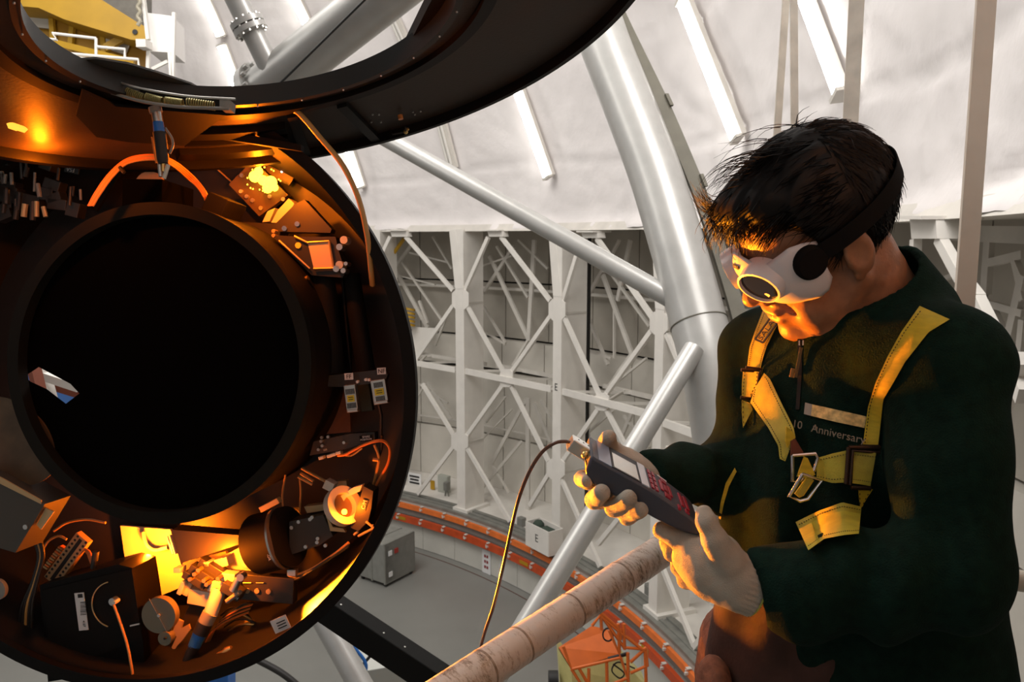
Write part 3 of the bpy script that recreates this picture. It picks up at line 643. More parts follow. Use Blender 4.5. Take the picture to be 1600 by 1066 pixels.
# scissor lift with orange basket
def lift():
    d = 8.2; c = at(930, 1010, d); root = empty('scissor_lift', (c[0], c[1], 0.0), 'orange and yellow work lift with railings parked beyond the handrail', 'lift')
    OR = mat('lift_orange_paint', (.62, .12, .01), .45, noise=.08); YE = mat('pale_yellow_paint', (.55, .50, .20), .5, noise=.12, nscale=6)
    def A(x, y, k=0.0): return at(x, y, d+k)
    m = MB(); m.prism([A(873, 1012), A(925, 978, .2), A(952, 985, .2), A(970, 1022), A(893, 1046, -.1)], cF*.05-cU*.02); part('seat_panel', m, OR, root)
    m = MB(); m.prism([A(872, 1014), A(893, 1048, -.1), A(896, 1110, -.1), A(878, 1100)], cF*.4); part('side_panel', m, YE, root)
    m = MB(); m.prism([A(893, 1046, -.1), A(965, 1025), A(1012, 1075), A(990, 1120), A(896, 1120, -.1)], cF*.4); part('chassis', m, YE, root)
    RL = [[(880, 1010), (893, 1046), (970, 1028), (952, 985)], [(938, 960), (975, 1012), (1010, 1015), (1012, 1040), (985, 1052)], [(893, 1046), (918, 1085), (980, 1060), (970, 1028)], [(925, 978), (938, 962), (965, 985), (1010, 1020)],
          [(966, 975), (968, 1020)], [(975, 975), (976, 1015)], [(1008, 1018), (1010, 1075)], [(981, 1020), (982, 1090)], [(948, 1035), (949, 1100)], [(920, 1045), (920, 1080), (924, 1090)], [(935, 955), (970, 985), (970, 1000)], [(985, 1035), (1010, 1012)], [(905, 1045), (925, 1080)], [(938, 940), (940, 985)]]
    for r_ in RL:
        m = MB(); m.tube([A(x, y, -.30) for x, y in r_], .017, 8); part('rail', m, OR, root, smooth=True)
    m = MB(); m.tube([A(950, 1030, -.25), A(980, 1022, -.25), A(982, 1024, -.25)], .02, 8); part('control_lever', m, M_INK, root, smooth=True)
    m = MB(); m.tube(curve_pts([A(958, 1038, -.2), (A(975, 1052, -.2)), A(968, 1060, -.2), A(956, 1048, -.2), A(966, 1035, -.2), A(992, 1045, -.2)], 6), .008, 6); part('coiled_cord', m, M_INK, root, smooth=True)
    m = MB(); m.tube(curve_pts([A(950+8*math.cos(t), 992+10*math.sin(t), -.2) for t in np.linspace(0, 14, 40)], 2), .009, 6); part('coiled_cord', m, M_INK, root, smooth=True)
    m = MB(); c0 = A(857, 1062); m.tube([c0, c0+cR*.1], .09, 18); part('wheel', m, M_INK, root, smooth=True)
    for zz in (0, 1): pass
    m = MB(); m.boxf((c[0]+.2, c[1]+.2, c[2]/2-.35), (.3, 0, 0), (0, .25, 0), (0, 0, c[2]/2-.4)); part('mast', m, YE, root)
lift()
# ------------------------------------------------------------------ yellow crane and white tower behind the lid opening
def crane():
    d = 13.5; root = empty('bridge_crane', at(120, 100, d), 'big yellow crane girder with a round hole, upper left', 'crane')
    def A(x, y, k=0.0): return at(x, y, d+k)
    m = MB(); m.prism([A(-20, -25), A(120, -25), A(215, 35), A(228, 42), A(230, 64), A(205, 62), A(100, 30), A(60, 12), A(-20, 5)], cF*.5); part('girder', m, M_YELLOW, root)
    m = MB(); m.disc(A(211, 50, -.01), -cF, .045, .01, 18); part('pin_hole', m, M_INK, root)
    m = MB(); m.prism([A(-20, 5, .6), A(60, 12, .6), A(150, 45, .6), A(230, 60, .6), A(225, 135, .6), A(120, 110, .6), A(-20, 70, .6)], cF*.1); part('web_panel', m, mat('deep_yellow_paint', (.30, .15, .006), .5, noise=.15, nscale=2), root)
    for a in ((115, 25, 110, 75), (160, 45, 165, 105), (80, 20, 84, 70)): m = MB(); m.beam(A(a[0], a[1], .5), A(a[2], a[3], .5), .08, .08); part('stiffener', m, M_YELLOW, root)
    m = MB(); m.prism([A(32, 13, .5), A(72, 22, .5), A(82, 45, .5), A(35, 40, .5)], cF*.04); part('recess_plate', m, M_PANEL, root)  # flat beige plate on the yellow web
    m = MB(); m.prism([A(150, 42, .5), A(205, 60, .5), A(195, 85, .5), A(162, 75, .5)], cF*.04); part('recess_plate', m, M_PANEL, root)
    m = MB(); m.beam(A(60, 60, -.1), A(210, 98, -.1), .06, .1); part('lower_flange', m, M_YELLOW, root)
    m = MB(); m.beam(A(165, 75, .3), A(195, 58, .3), .09, .12); part('knee_brace', m, M_YELLOW, root)
    b = empty('concrete_block', A(170, 15, 1.2), 'dull grey slab above the yellow crane girder', 'slab')
    m = MB(); m.prism([A(120, -40, 1.2), A(222, -40, 1.2), A(222, 40, 1.2), A(120, -5, 1.2)], cF*.4); part('slab', m, mat('dull_grey_slab', (.16, .15, .13), .8, noise=.1), b)
    r = empty('stair_railing', A(120, 80, -1.2), 'white stepped tube railing in front of the yellow girder', 'railing')
    for seg in ([(62, 60), (89, 62), (82, 52), (150, 60)], [(150, 60), (150, 92)], [(151, 73), (195, 77), (195, 92)], [(98, 83), (216, 93), (217, 106)], [(100, 88), (170, 96), (210, 106)]):
        m = MB(); m.tube([A(x, y, -1.2) for x, y in seg], .022, 8); part('rail', m, M_WHITE, r, smooth=True)
    t = empty('access_tower', A(250, 60, -.6), 'white box tower with open legs right of the yellow crane', 'tower')
    m = MB(); m.prism([A(231, 20, -.6), A(268, 25, -.6), A(270, 82, -.6), A(232, 80, -.6)], cF*.5); part('cabin', m, mat('bright_white_panel', (.8, .78, .76), .5), t)
    m = MB(); m.beam(A(222, -20, -.8), A(232, 62, -.8), .08, .05); part('leg', m, M_WHITE, t)
    m = MB(); m.beam(A(218, 70, -.8), A(233, 70, -.8), .25, .12); part('bracket', m, M_WHITE, t)
    for a in ((232, 80, 231, 108), (265, 82, 268, 120), (272, 20, 270, 120), (238, 108, 262, 96)): m = MB(); m.beam(A(a[0], a[1], -.7), A(a[2], a[3], -.7), .05, .05); part('leg', m, M_WHITE, t)
    m = MB(); m.tube([A(217+2*math.sin(k*.8), -15+k*1.9, -.9) for k in range(30)], .03, 8); part('chain', m, mat('dull_chain', (.3, .27, .2), .5), t, smooth=True)
crane()
# ------------------------------------------------------------------ round instrument drum and its lid
DC = at(191, 612, 1.82); DN = nrm(-cF-cR*.114-cU*.024)          # DN: out of the drum, towards us
dA = nrm(np.cross(cU, -DN)); 
if dA[0] < 0: dA = -dA
dU = nrm(np.cross(DN, dA)); 
if dU[2] < 0: dU = -dU
RIM = .686; HB = .30
def D(px, py, h):                                     # the pixel's ray meets the plane h behind the rim
    d = ray(px, py); c = DC-DN*h; return CAM+d*(((c-CAM)@DN)/(d@DN))
def mpp(h): return ((DC-DN*h-CAM)@cF)/FPX
drum = empty('instrument_drum', DC-DN*HB, 'large round black instrument housing full of optics lit orange', 'instrument')
LIDC = at(401, 22, 1.293)
a_ = math.radians(72)
def drum_part(name, m, material, parent=None, **k): return part(name, m, material, parent or drum, **k)
m = MB(); Vw = []; nw = 160; RBK = .615
for i in range(nw):
    t = 2*PI*i/nw; u = math.cos(t)*dA+math.sin(t)*dU
    Vw += [DC+u*(RIM-.008), DC+u*RIM, DC-DN*HB+u*RBK, DC-DN*HB+u*(RBK-.01)]
m.add(Vw, [(i*4+k, ((i+1) % nw)*4+k, ((i+1) % nw)*4+(k+1) % 4, i*4+(k+1) % 4) for i in range(nw) for k in range(4)]); drum_part('wall', m, M_BLACKM, smooth=True)
m = MB(); m.ring(DC-DN*.012, DN, RIM-.020, RIM+.007, .020, 160); drum_part('rim_bead', m, M_BLACK, smooth=True)
def ringpts(c, r, n): return [c+(math.cos(t)*dA+math.sin(t)*dU)*r for t in np.linspace(0, 2*PI, n, endpoint=False)]
cbk = DC-DN*HB; wh = [D(x, y, HB) for x, y in ((22, 592), (60, 560), (122, 594), (128, 616), (104, 642), (62, 618))]
wh = [p for p in wh if np.linalg.norm(p-cbk) > .0]
m = MB(); m.prism(ringpts(cbk, .613, 120), -DN*.012, [ringpts(cbk, .20, 60), wh]); back = drum_part('back_plate', m, M_INNER)
# inner tube with front ring
TC = at(243, 569, 1.79)
def T(px, py, h): d = ray(px, py); c = TC-DN*h; return CAM+d*(((c-CAM)@DN)/(d@DN))
m = MB(); m.ring(TC-DN*.03, DN, .338, .366, .03, 140); drum_part('aperture_ring', m, mat('black_ring_finish', (.009, .009, .007), .6, spec=.12), smooth=True)
m = MB(); m.ring(TC-DN*.045, DN, .350, .358, .04, 120); drum_part('tube_wall', m, M_VELVET, smooth=True)
a, b, _ = frame_of(DN); wq = T(80, 602, .2)-TC; wa = math.atan2(wq@b, wq@a)
m = MB(); m.ring(TC-DN*.30, DN, .3585, .362, .27, 120, wa+.42, wa+2*PI-.42); drum_part('tube_jacket', m, M_BLACKM, smooth=True)
# floor of the tube with the small window we look out through
cb = TC-DN*.045; outl = [cb+(math.cos(t)*dA+math.sin(t)*dU)*.352 for t in np.linspace(0, 2*PI, 80, endpoint=False)]
hole = [T(x, y, .045) for x, y in ((35, 590.6), (60.5, 573.7), (110, 600), (124, 615), (103, 631), (73, 608))]
hc = sum(hole)/6; nh = 80
def pol(P, th):                                       # point of a star-shaped outline in direction th from hc
    for i in range(len(P)):
        p, q = P[i]-hc, P[(i+1) % len(P)]-hc; a1, b1, a2, b2 = p@dA, p@dU, q@dA, q@dU; c, s_ = math.cos(th), math.sin(th)
        den = (a2-a1)*s_-(b2-b1)*c
        if abs(den) < 1e-12: continue
        t = (b1*c-a1*s_)/den; r = (a1+(a2-a1)*t)*c+(b1+(b2-b1)*t)*s_
        if -1e-9 <= t <= 1+1e-9 and r > 0: return hc+(c*dA+s_*dU)*r
    return hc
ths = [2*PI*i/nh for i in range(nh)]+[math.atan2((p-hc)@dU, (p-hc)@dA) % (2*PI) for p in hole]; ths.sort(); nh = len(ths)
Vh = [pol(hole, t) for t in ths]+[pol(outl, t) for t in ths]
m = MB(); m.add(Vh, [(i, (i+1) % nh, nh+(i+1) % nh, nh+i) for i in range(nh)]); drum_part('tube_floor', m, M_VELVET)
# curved bronze baffle low in the tube
m = MB(); 
arc = [T(-60, 640, .040), T(-30, 622, .040), T(10, 622, .040), T(45, 640, .040), T(70, 665, .040), T(84, 700, .040), T(82, 738, .040), T(40, 760, .040), T(-60, 760, .040)]
arc = curve_pts(arc, 5); m.prism(arc, -DN*.004); drum_part('curved_baffle', m, mat('bronze_baffle', (.10, .06, .03), .55, noise=.25, nscale=20), smooth=False)
m = MB(); m.prism([T(112, 772, .02), T(148, 766, .02), T(140, 776, .02), T(128, 779, .02)], -DN*.01); drum_part('tab', m, M_BLACK)
# coloured structure glimpsed through the window, well behind the drum
w0 = 4.2
m = MB(); m.prism([at(20, 575, w0), at(100, 565, w0), at(140, 640, w0), at(60, 650, w0)], cF*.05); o = mesh_obj('blue_sheet', m, mat('sky_blue_sheet', (.08, .22, .60), .5)); tag(o, 'blue sheet glimpsed through the little window in the black tube', 'sheet')
m = MB(); m.beam(at(62, 560, w0-.15), at(84, 640, w0-.15), .05, .04); o = mesh_obj('white_beam', m, M_WHITE); tag(o, 'white bar, steep one, glimpsed through the little window', 'beam')
m = MB(); m.beam(at(70, 588, w0-.2), at(125, 606, w0-.2), .045, .04); o = mesh_obj('white_beam', m, M_WHITE); tag(o, 'white bar, flatter one, glimpsed through the little window', 'beam')
m = MB(); m.beam(at(52, 570, w0-.3), at(62, 612, w0-.3), .05, .04); m2 = mat('red_brown_paint', (.22, .05, .02), .5); o = mesh_obj('brown_beam', m, m2); tag(o, 'red-brown upright glimpsed through the little window', 'beam')
m = MB(); m.beam(at(78, 600, w0-.1), at(130, 616, w0-.1), .06, .04); o = mesh_obj('brown_beam', m, m2); tag(o, 'red-brown bar lying under the flatter white bar in the little window', 'beam')

# ------------------------------------------------------------------ components inside the drum
def dbox(name, px, py, w, h, ang, hb, th, material, parent=None, bevel=.0015):   # pixel size, degrees, front face hb behind the rim
    s = mpp(hb); c = D(px, py, hb); t = math.radians(ang); u = dA*math.cos(t)-dU*math.sin(t); v = np.cross(u, DN)
    m = MB(); m.boxf(c-DN*th/2, u*w*s/2, v*h*s/2, DN*th/2)
    return part(name, m, material, parent or drum, bevel=bevel)
def dpoly(name, pts, hb, th, material, parent=None): 
    m = MB(); m.prism([D(x, y, hb) for x, y in pts], -DN*th); return part(name, m, material, parent or drum)
def dcyl(name, px, py, r, hb, th, material, parent=None, n=24, axis=None):
    m = MB(); c = D(px, py, hb); m.disc(c-DN*th, DN, r*mpp(hb), th, n); return part(name, m, material, parent or drum, smooth=True)
def drod(name, pts, rpx, material, parent=None, n=14, smoothn=0):
    P = [D(*p) for p in pts]; 
    if smoothn: P = curve_pts(P, smoothn)
    s = mpp(pts[0][2]); rr = rpx*s if not hasattr(rpx, '__len__') else np.interp(np.linspace(0, 1, len(P)), np.linspace(0, 1, len(rpx)), rpx)*s
    m = MB(); m.tube(P, rr, n); return part(name, m, material, parent or drum, smooth=True)
def dtext(body, px, py, ang, hb, sz, material, parent=None):
    t = math.radians(ang); return text(body, D(px, py, hb), dA*math.cos(t)-dU*math.sin(t), dU*math.cos(t)+dA*math.sin(t), sz*mpp(hb), material, parent or drum)
def screws(pts, hb, r, parent=None, material=None):
    for x, y in pts: dcyl('screw', x, y, r, hb, .006, material or M_ALU, parent, 12)
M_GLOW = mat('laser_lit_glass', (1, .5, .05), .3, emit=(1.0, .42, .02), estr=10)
M_WDOT = mat('lit_pin_hole', (1, 1, 1), .3, emit=(1, .93, .85), estr=5)
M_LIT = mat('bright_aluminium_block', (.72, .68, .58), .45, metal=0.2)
M_BRK = mat('dark_bracket', (.03, .026, .022), .45)
M_OCH = mat('ochre_anodised', (.55, .40, .20), .4, metal=.3)
# 1 upper right: optics plate with the glowing spots
pl_ = dpoly('optics_plate', [(357, 288), (396, 250), (450, 305), (405, 338)], .245, .02, mat('brown_plate', (.07, .045, .03), .4))
screws([(377, 274), (407, 325), (376, 299), (385, 307), (394, 313), (421, 307), (442, 311)], .240, 3.2, pl_)
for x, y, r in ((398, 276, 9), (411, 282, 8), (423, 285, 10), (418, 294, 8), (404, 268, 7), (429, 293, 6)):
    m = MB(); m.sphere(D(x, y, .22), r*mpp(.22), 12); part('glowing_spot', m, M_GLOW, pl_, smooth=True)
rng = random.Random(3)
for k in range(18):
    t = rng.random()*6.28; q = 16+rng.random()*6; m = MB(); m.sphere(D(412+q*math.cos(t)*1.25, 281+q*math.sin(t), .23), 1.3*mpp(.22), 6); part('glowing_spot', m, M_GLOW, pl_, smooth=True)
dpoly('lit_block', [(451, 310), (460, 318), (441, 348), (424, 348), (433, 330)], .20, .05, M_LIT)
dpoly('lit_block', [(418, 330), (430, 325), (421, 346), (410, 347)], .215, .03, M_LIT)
pp = dpoly('perforated_plate', [(400, 250), (425, 230), (468, 262), (452, 290), (430, 280)], .262, .006, mat('brown_black_plate', (.03, .018, .012), .5))
for x, y in ((430, 239.6), (433, 246), (423, 249), (425, 254.6), (433, 254), (439.5, 255.4), (447.5, 254.2), (449, 260), (438.5, 262.4), (440, 268.5), (359, 231)):
    m = MB(); m.sphere(D(x, y, .260), 1.5*mpp(.26), 8); part('pin_hole', m, M_WDOT, pp, smooth=True)
for a in ([(392, 228), (350, 262)], [(332, 258), (366, 288)]): drod('plate_seam', [(*a[0], .288), (*a[1], .288)], 1.2, M_OCH)
# 3 black bracket and 4 the framed orange window
br = dpoly('black_bracket', [(462, 318), (476, 312), (518, 358), (516, 364), (436, 362), (428, 352)], .15, .03, M_BRK); screws([(464, 350), (444, 357)], .146, 4, br, M_STEEL)
dpoly('bracket_foot', [(380, 347), (440, 350), (436, 380), (400, 362)], .19, .05, M_BRK)
fr = dpoly('window_frame', [(428, 372), (436, 368), (470, 370), (524, 370), (530, 395), (540, 425), (535, 434), (487, 430)], .13, .03, M_BRK)
dpoly('window_pane', [(481, 380), (513, 378), (520, 418), (490, 419)], .127, .006, mat('diffuser_plate', (.75, .55, .35), .5), fr)
for a in ([(480, 379), (514, 377)], [(514, 377), (521, 418)], [(490, 420), (522, 419)], [(436, 376), (484, 420)], [(460, 369), (482, 380)]): drod('frame_edge', [(*a[0], .124), (*a[1], .124)], 1.6, M_OCH, fr, 6)
dcyl('yellow_dot', 465.5, 383.5, 4.6, .126, .01, mat('yellow_target', (.9, .8, .1), .5), fr)
for x, y, r in ((537, 375, 6), (530, 386, 5), (530, 414, 6), (536, 423, 4), (525, 420, 5), (540, 412, 3)):
    k_ = dcyl('adjuster_knob', x, y, r, .10, .03, M_ALU if r != 6 else M_LIT, fr, 16)
for k, (x, y, r) in enumerate(((427, 361, 3), (427, 368, 3), (420, 377, 3), (428, 385, 4))): dcyl('fastener', x, y, r, .13, .02, M_OCH, None, 10)
drod('yellow_hose', [(430, 388, .14), (440, 400, .14), (455, 412, .14), (463, 425, .14), (468, 434, .14)], 4.5, M_LIT, None, 10, 4)
drod('hose_clip', [(470, 440, .12), (482, 434, .12)], 4, M_BRASS, None, 10)
drod('gold_strut', [(478, 440, .16), (486, 470, .17), (494, 520, .18)], [4, 3, 1], M_OCH, None, 8)
# 6 twin dark cylinders
drod('black_cylinder', [(505, 430, .17), (522, 585, .15)], 17, M_BLACKM, None, 24)
drod('black_cylinder', [(548, 430, .19), (572, 580, .17)], 14, M_BLACKM, None, 24)
drod('black_rod', [(534, 430, .17), (548, 580, .17)], 2, M_BLACK, None, 10)
# 7 bracket with the two perforated modules
sb = dpoly('module_bracket', [(505, 588), (600, 577), (606, 585), (602, 596), (540, 605), (506, 604)], .11, .02, M_BRK)
def module(x, y, w, h, ang, lab, lx, ly):
    md = dbox('sensor_module', x, y, w, h, ang, .09, .02, M_ALU, None)
    t = math.radians(ang)
    def L(u, v): return x+u*math.cos(t)-v*math.sin(t), y+u*math.sin(t)+v*math.cos(t)
    for r_ in (-1, 1):
        for k in range(7):
            q = L((k-3)*2.1, r_*11); dbox('slot', q[0], q[1], 1.1, 8, ang, .0885, .002, M_INK, md, 0)
    dbox('yellow_label', *L(0, 0), w*.62, 10, ang, .0885, .002, mat('yellow_label_paper', (.75, .60, .03), .5), md, 0)
    for k in (-2, 1.5): dbox('print_line', *L(0, k), w*.4, 1, ang, .0878, .001, M_INK, md, 0)
    dbox('base_foot', *L(0, h/2-2), w*.9, 4, ang, .084, .01, M_ALU, md)
    lb = dbox('name_label', lx, ly, 13.5, 10, -3, .088, .003, M_LBL, None, 0); dtext(lab, lx, ly+.3, -3, .0845, 9, M_INK, lb)
module(548, 623, 18, 42, -7, 'FF', 545, 588.5)
module(592.5, 612.5, 23, 37, -9, 'NF', 596, 580)
for x, y in ((558, 597), (571, 593.5), (576, 594)): dcyl('screw', x, y, 2.2, .10, .01, M_LBL, None, 10)
dbox('module_wall', 570, 620, 18, 45, -8, .16, .02, mat('dark_green_plate', (.03, .035, .015), .5))
drod('grey_cable', [(592, 632, .10), (596, 650, .11), (595, 680, .12)], 2.5, M_CABLEB, None, 8)
dpoly('side_plate', [(510, 606), (545, 605), (548, 675), (500, 680)], .24, .01, mat('brown_panel', (.09, .05, .035), .5))
# 8 spare position stage
sp = dpoly('spare_stage', [(490, 690), (548, 678), (585, 676), (586, 688), (540, 702), (484, 712)], .12, .03, M_BRK)
lb = dbox('name_label', 572, 685, 20, 9, -7, .115, .003, M_BLACK, sp, 0); dtext('SPARE', 572, 682.8, -7, .111, 4.4, M_LBL, lb); dtext('POSITION', 572, 687, -7, .111, 4, M_LBL, lb)
for x, y in ((502, 684), (503, 697), (497, 703), (537, 692), (512, 683), (501, 690)): dcyl('fastener', x, y, 2.3, .112, .008, M_ALU, sp, 10)
for x, y in ((514, 713), (520, 711), (501, 716), (528, 708), (508, 703)): dbox('brass_fitting', x, y, 8, 5, -15, .12, .02, M_LIT, None)
drod('cable', [(528, 712, .13), (540, 710, .12), (565, 697, .11), (585, 690, .10), (600, 690, .11), (609, 702, .12), (606, 725, .14), (592, 750, .16), (584, 768, .18)], 2.2, M_COPPER, None, 8, 5)
drod('cable', [(530, 709, .13), (548, 712, .12), (566, 700, .11)], 1.8, M_BRASS, None, 8, 4)
for k, q in enumerate(([(585, 695, .12), (592, 715, .13), (588, 740, .15), (580, 768, .18)], [(597, 680, .12), (596, 700, .13), (590, 722, .14), (582, 766, .18)])): drod('cable', q, 2.2, M_CABLEB if k else M_TAN, None, 8, 5)
drod('cable_tie', [(583, 718, .13), (592, 719, .13)], 3, M_COPPER, None, 8)
for q in ([(470, 740, .2), (490, 752, .19)], [(472, 732, .2), (508, 752, .17)], [(466, 745, .2), (488, 757, .2)]): drod('guide_rod', [*q], 2.4, M_OCH, None, 8)
dbox('lit_block', 513, 760, 16, 14, 25, .15, .03, M_LIT)
dbox('brown_block', 533, 758, 18, 12, -5, .2, .02, M_OCH)
# 9 mirror mount in a ring, marked C/M
mm = dpoly('mirror_mount', [(568, 760), (583, 768), (580, 795), (575, 815), (560, 830), (548, 825)], .12, .05, M_BRK)
lb = dbox('name_label', 569, 789, 9, 17, 18, .118, .002, M_BRK, mm, 0); dtext('C/M', 569, 789, -75, .1145, 8, M_LBL, lb)
m = MB(); c = D(532, 793, .13); t = math.radians(30); ax = nrm(DN*.50+dA*.70+dU*.42); m.ring(c, ax, 19*mpp(.13), 30*mpp(.13), .022, 40); cr_ = drum_part('mirror_ring', m, M_LIT, smooth=True)
m = MB(); m.disc(c-ax*.004, ax, 19*mpp(.13), .008, 32); part('mirror', m, mat('brown_mirror', (.20, .13, .08), .3, metal=.3, emit=(1, .30, .01), estr=.0), cr_, smooth=True)  # dark brown mirror, emission off
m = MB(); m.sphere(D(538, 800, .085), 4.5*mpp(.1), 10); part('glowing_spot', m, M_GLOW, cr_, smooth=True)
dpoly('mount_arm', [(552, 762), (566, 758), (562, 768), (540, 778), (528, 800), (512, 822), (506, 815), (522, 782)], .14, .02, M_LIT)
dpoly('mount_foot', [(508, 800), (516, 830), (540, 832), (536, 826), (520, 824)], .13, .01, M_OCH)
dpoly('side_block', [(475, 792), (510, 788), (512, 797), (480, 802)], .17, .03, M_OCH); dbox('side_block', 420, 790, 34, 9, -28, .12, .02, M_OCH)
for a in ([(560, 838, .13), (583, 826, .12), (582, 820, .12)], [(585, 826, .12), (572, 815, .12)], [(553, 836, .13), (560, 830, .13)]): drod('lever', a, 2, M_OCH, None, 8)
dpoly('floor_plate', [(545, 858), (592, 833), (586, 848), (562, 872), (545, 870)], .24, .01, M_INNER)
# 10 long mirror barrel
kb = drod('mirror_barrel', [(405, 850, .16), (452, 838, .14)], 46, M_BLACKM, None, 48)
drod('barrel_ring', [(437, 842, .128), (440, 841.2, .128)], 47, M_ALU, kb, 64)
lb = dbox('name_label', 418, 862, 8, 33, -14, .078, .002, M_BLACK, kb, 0); dtext('K. MIRROR', 418, 862, 76, .0745, 6, M_LBL, lb)
st = dpoly('stage_block', [(452, 815), (505, 805), (520, 838), (500, 852), (470, 862), (452, 868)], .13, .06, M_BRK)
screws([(466, 816), (455, 825), (495, 848), (477, 855), (496, 842), (487, 809), (484, 812), (508, 853)], .125, 2.8, st, M_ALU)
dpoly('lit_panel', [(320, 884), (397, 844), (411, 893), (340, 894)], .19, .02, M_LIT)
m = MB(); m.sphere(D(385, 872, .165), 12*mpp(.17), 16, sx=dA, sy=dU*1.5, sz=DN*.3); drum_part('lens_cap', m, M_LIT, smooth=True)
dpoly('dark_hood', [(268, 828), (390, 838), (398, 843), (300, 875), (282, 880)], .12, .05, M_BRK)  # dark plate beside the barrel
rail_ = dbox('optical_rail', 405, 920, 110, 40, 3, .14, .03, M_BRK); screws([(386, 924), (401, 924), (419, 925)], .136, 4, rail_, M_OCH)
for a in ([(380, 911), (392, 911)], [(400, 911), (412, 911)]): drod('rail_edge', [(*a[0], .137), (*a[1], .137)], 1, M_OCH, rail_, 6)
# 11 bright panel at the bottom and the P/W stage
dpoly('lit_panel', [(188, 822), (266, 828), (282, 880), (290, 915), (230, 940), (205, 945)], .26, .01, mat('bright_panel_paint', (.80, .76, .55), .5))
drod('lit_hose', [(224, 832, .23), (228, 850, .22), (240, 860, .22), (262, 856, .22)], 3, M_LIT, None, 8, 5)
for q in ([(262, 838, .2), (272, 866, .19)], [(266, 836, .2), (275, 866, .19)]): drod('white_rod', [*q], 3, M_LIT, None, 8)
dpoly('gold_plate', [(285, 880), (352, 862), (372, 893), (330, 906), (296, 905)], .2, .01, M_OCH)
for px_, py_, w_, h_, a_2, hb_, m_ in ((312, 902, 44, 20, 30, .12, M_BRK), (302, 908, 40, 12, 30, .115, M_BRK), (330, 893, 50, 18, 30, .13, M_BRK), (292, 915, 14, 34, 25, .13, M_LIT), (310, 935, 36, 24, 8, .13, M_LIT), (337, 918, 26, 18, 10, .12, M_LIT), (356, 903, 22, 12, 5, .12, M_LIT), (282, 920, 7, 22, 25, .11, M_LIT), (306, 962, 34, 50, 28, .15, M_BRK), (276, 892, 12, 8, 0, .13, M_LIT), (345, 880, 22, 14, -15, .15, M_LIT), (322, 882, 10, 8, 0, .13, M_LIT)):
    dbox('stage_block', px_, py_, w_, h_, a_2, hb_, .03, m_)
for x, y in ((303, 898), (309, 892), (318, 908), (296, 906), (340, 905), (322, 914)): dcyl('brass_fitting', x, y, 3.4, .10, .02, M_BRASS, None, 10)
pw = dbox('stage_block', 360, 925, 34, 16, 27, .10, .03, M_BRK); lb = dbox('name_label', 367, 934, 13, 9, 22, .097, .003, M_INK, pw, 0); dtext('P/W', 367, 934, 22, .0935, 6.5, M_LBL, lb)
drod('micrometer', [(374, 903, .09), (364, 923, .09)], [6, 4, 3.4, 4, 6], M_ALU, None, 16, 0); dcyl('micrometer_knob', 375, 903, 6, .075, .02, M_ALU)
drod('micrometer', [(355, 940, .1), (375, 925, .09)], 4, M_GREYBOX, None, 12)
drod('motor', [(343, 920, .12), (328, 962, .10)], 11, M_LIT, None, 20); drod('motor_collar', [(329, 958, .098), (320, 975, .092)], 12, M_GREYBOX, None, 20); drod('motor_sleeve', [(321, 973, .092), (313, 990, .088)], 12, M_INK, None, 20)
drod('blue_boot', [(314, 986, .09), (303, 1011, .085)], [11, 9.5], M_BLUE, None, 20); drod('black_boot', [(304, 1009, .085), (292, 1035, .08)], [9.5, 8], M_INK, None, 16)
dpoly('orange_bracket', [(278, 968), (286, 972), (283, 982), (295, 976), (297, 984), (284, 1002), (276, 1010), (272, 1018), (268, 1012), (276, 995), (268, 990)], .12, .006, M_OCH)
# loops of loose cable at the bottom
rg = random.Random(5)
for k in range(9):
    o = k*3.2; drod('cable', [(318+o*.3, 1012-o*.2, .14), (330+o*.6, 990-o*.8, .13), (352+o, 972-o, .13), (388+o*.3, 957-o*.6, .15)], 1.7, (M_COPPER, M_BRASS, M_CABLEB)[k % 3], None, 8, 5)
for k in range(4): drod('cable', [(345+k*3, 962+k*9, .17), (362+k*4, 950+k*9, .16), (382+k*4, 958+k*6, .16), (395+k*4, 975+k*2, .17), (378+k, 985+k*2, .17), (356+k, 984+k*2, .17)], 1.5, M_BRASS if k % 2 else M_CABLEB, None, 8, 5)
dpoly('gold_plate', [(365, 982), (398, 964), (408, 968), (404, 978), (372, 990)], .24, .006, M_OCH)
drod('valve_fitting', [(332, 1031, .08), (345, 1023, .08), (362, 1013, .08)], [2, 3, 6, 4, 7, 4], M_BRASS, None, 14, 4)
lb = dbox('serial_label', 438, 976, 27, 21, -25, .03, .003, M_LBL, None, 0)
for k, y in enumerate((-4, 0, 4)): dbox('print_line', 438+y*.4+2, 976+y, 15, 1.6, -25, .0285, .001, M_INK, lb, 0)
# cables sweeping along the lower right of the drum
for k in range(3): drod('cable', [(440-k*6, 905+k*6, .16), (480-k*4, 893+k*4, .14), (520-k*3, 868+k*3, .13), (545, 848+k*3, .13)], 2.2, (M_TAN, M_CABLEB, M_CABLEB)[k], None, 8, 5)
dbox('connector', 455, 896, 14, 10, 0, .13, .02, M_ALU)
for q in ([(446, 742, .17), (441, 775, .17), (443, 800, .16)], [(468, 745, .2), (470, 770, .2), (468, 800, .2)]): drod('cable', q, 1.6, M_TAN, None, 8, 5)
# 12 silver discs
dk = dcyl('mirror_disc', 247.5, 962.5, 28, .06, .02, mat('dull_bronze_disc', (.20, .18, .13), .4, metal=.5), None, 48)
for a in ([(233, 936), (262, 990)],): drod('polish_line', [(*a[0], .059), (*a[1], .059)], .7, M_STEEL, dk, 6)
dcyl('centre_screw', 247.5, 962.5, 2.5, .055, .004, M_ALU, dk, 10)
d2 = dcyl('small_disc', 257, 998.5, 11, .055, .02, mat('dull_bronze_disc', (.20, .18, .13), .4, metal=.5), None, 32); dcyl('centre_screw', 257, 998.5, 2, .05, .004, M_INK, d2, 10)
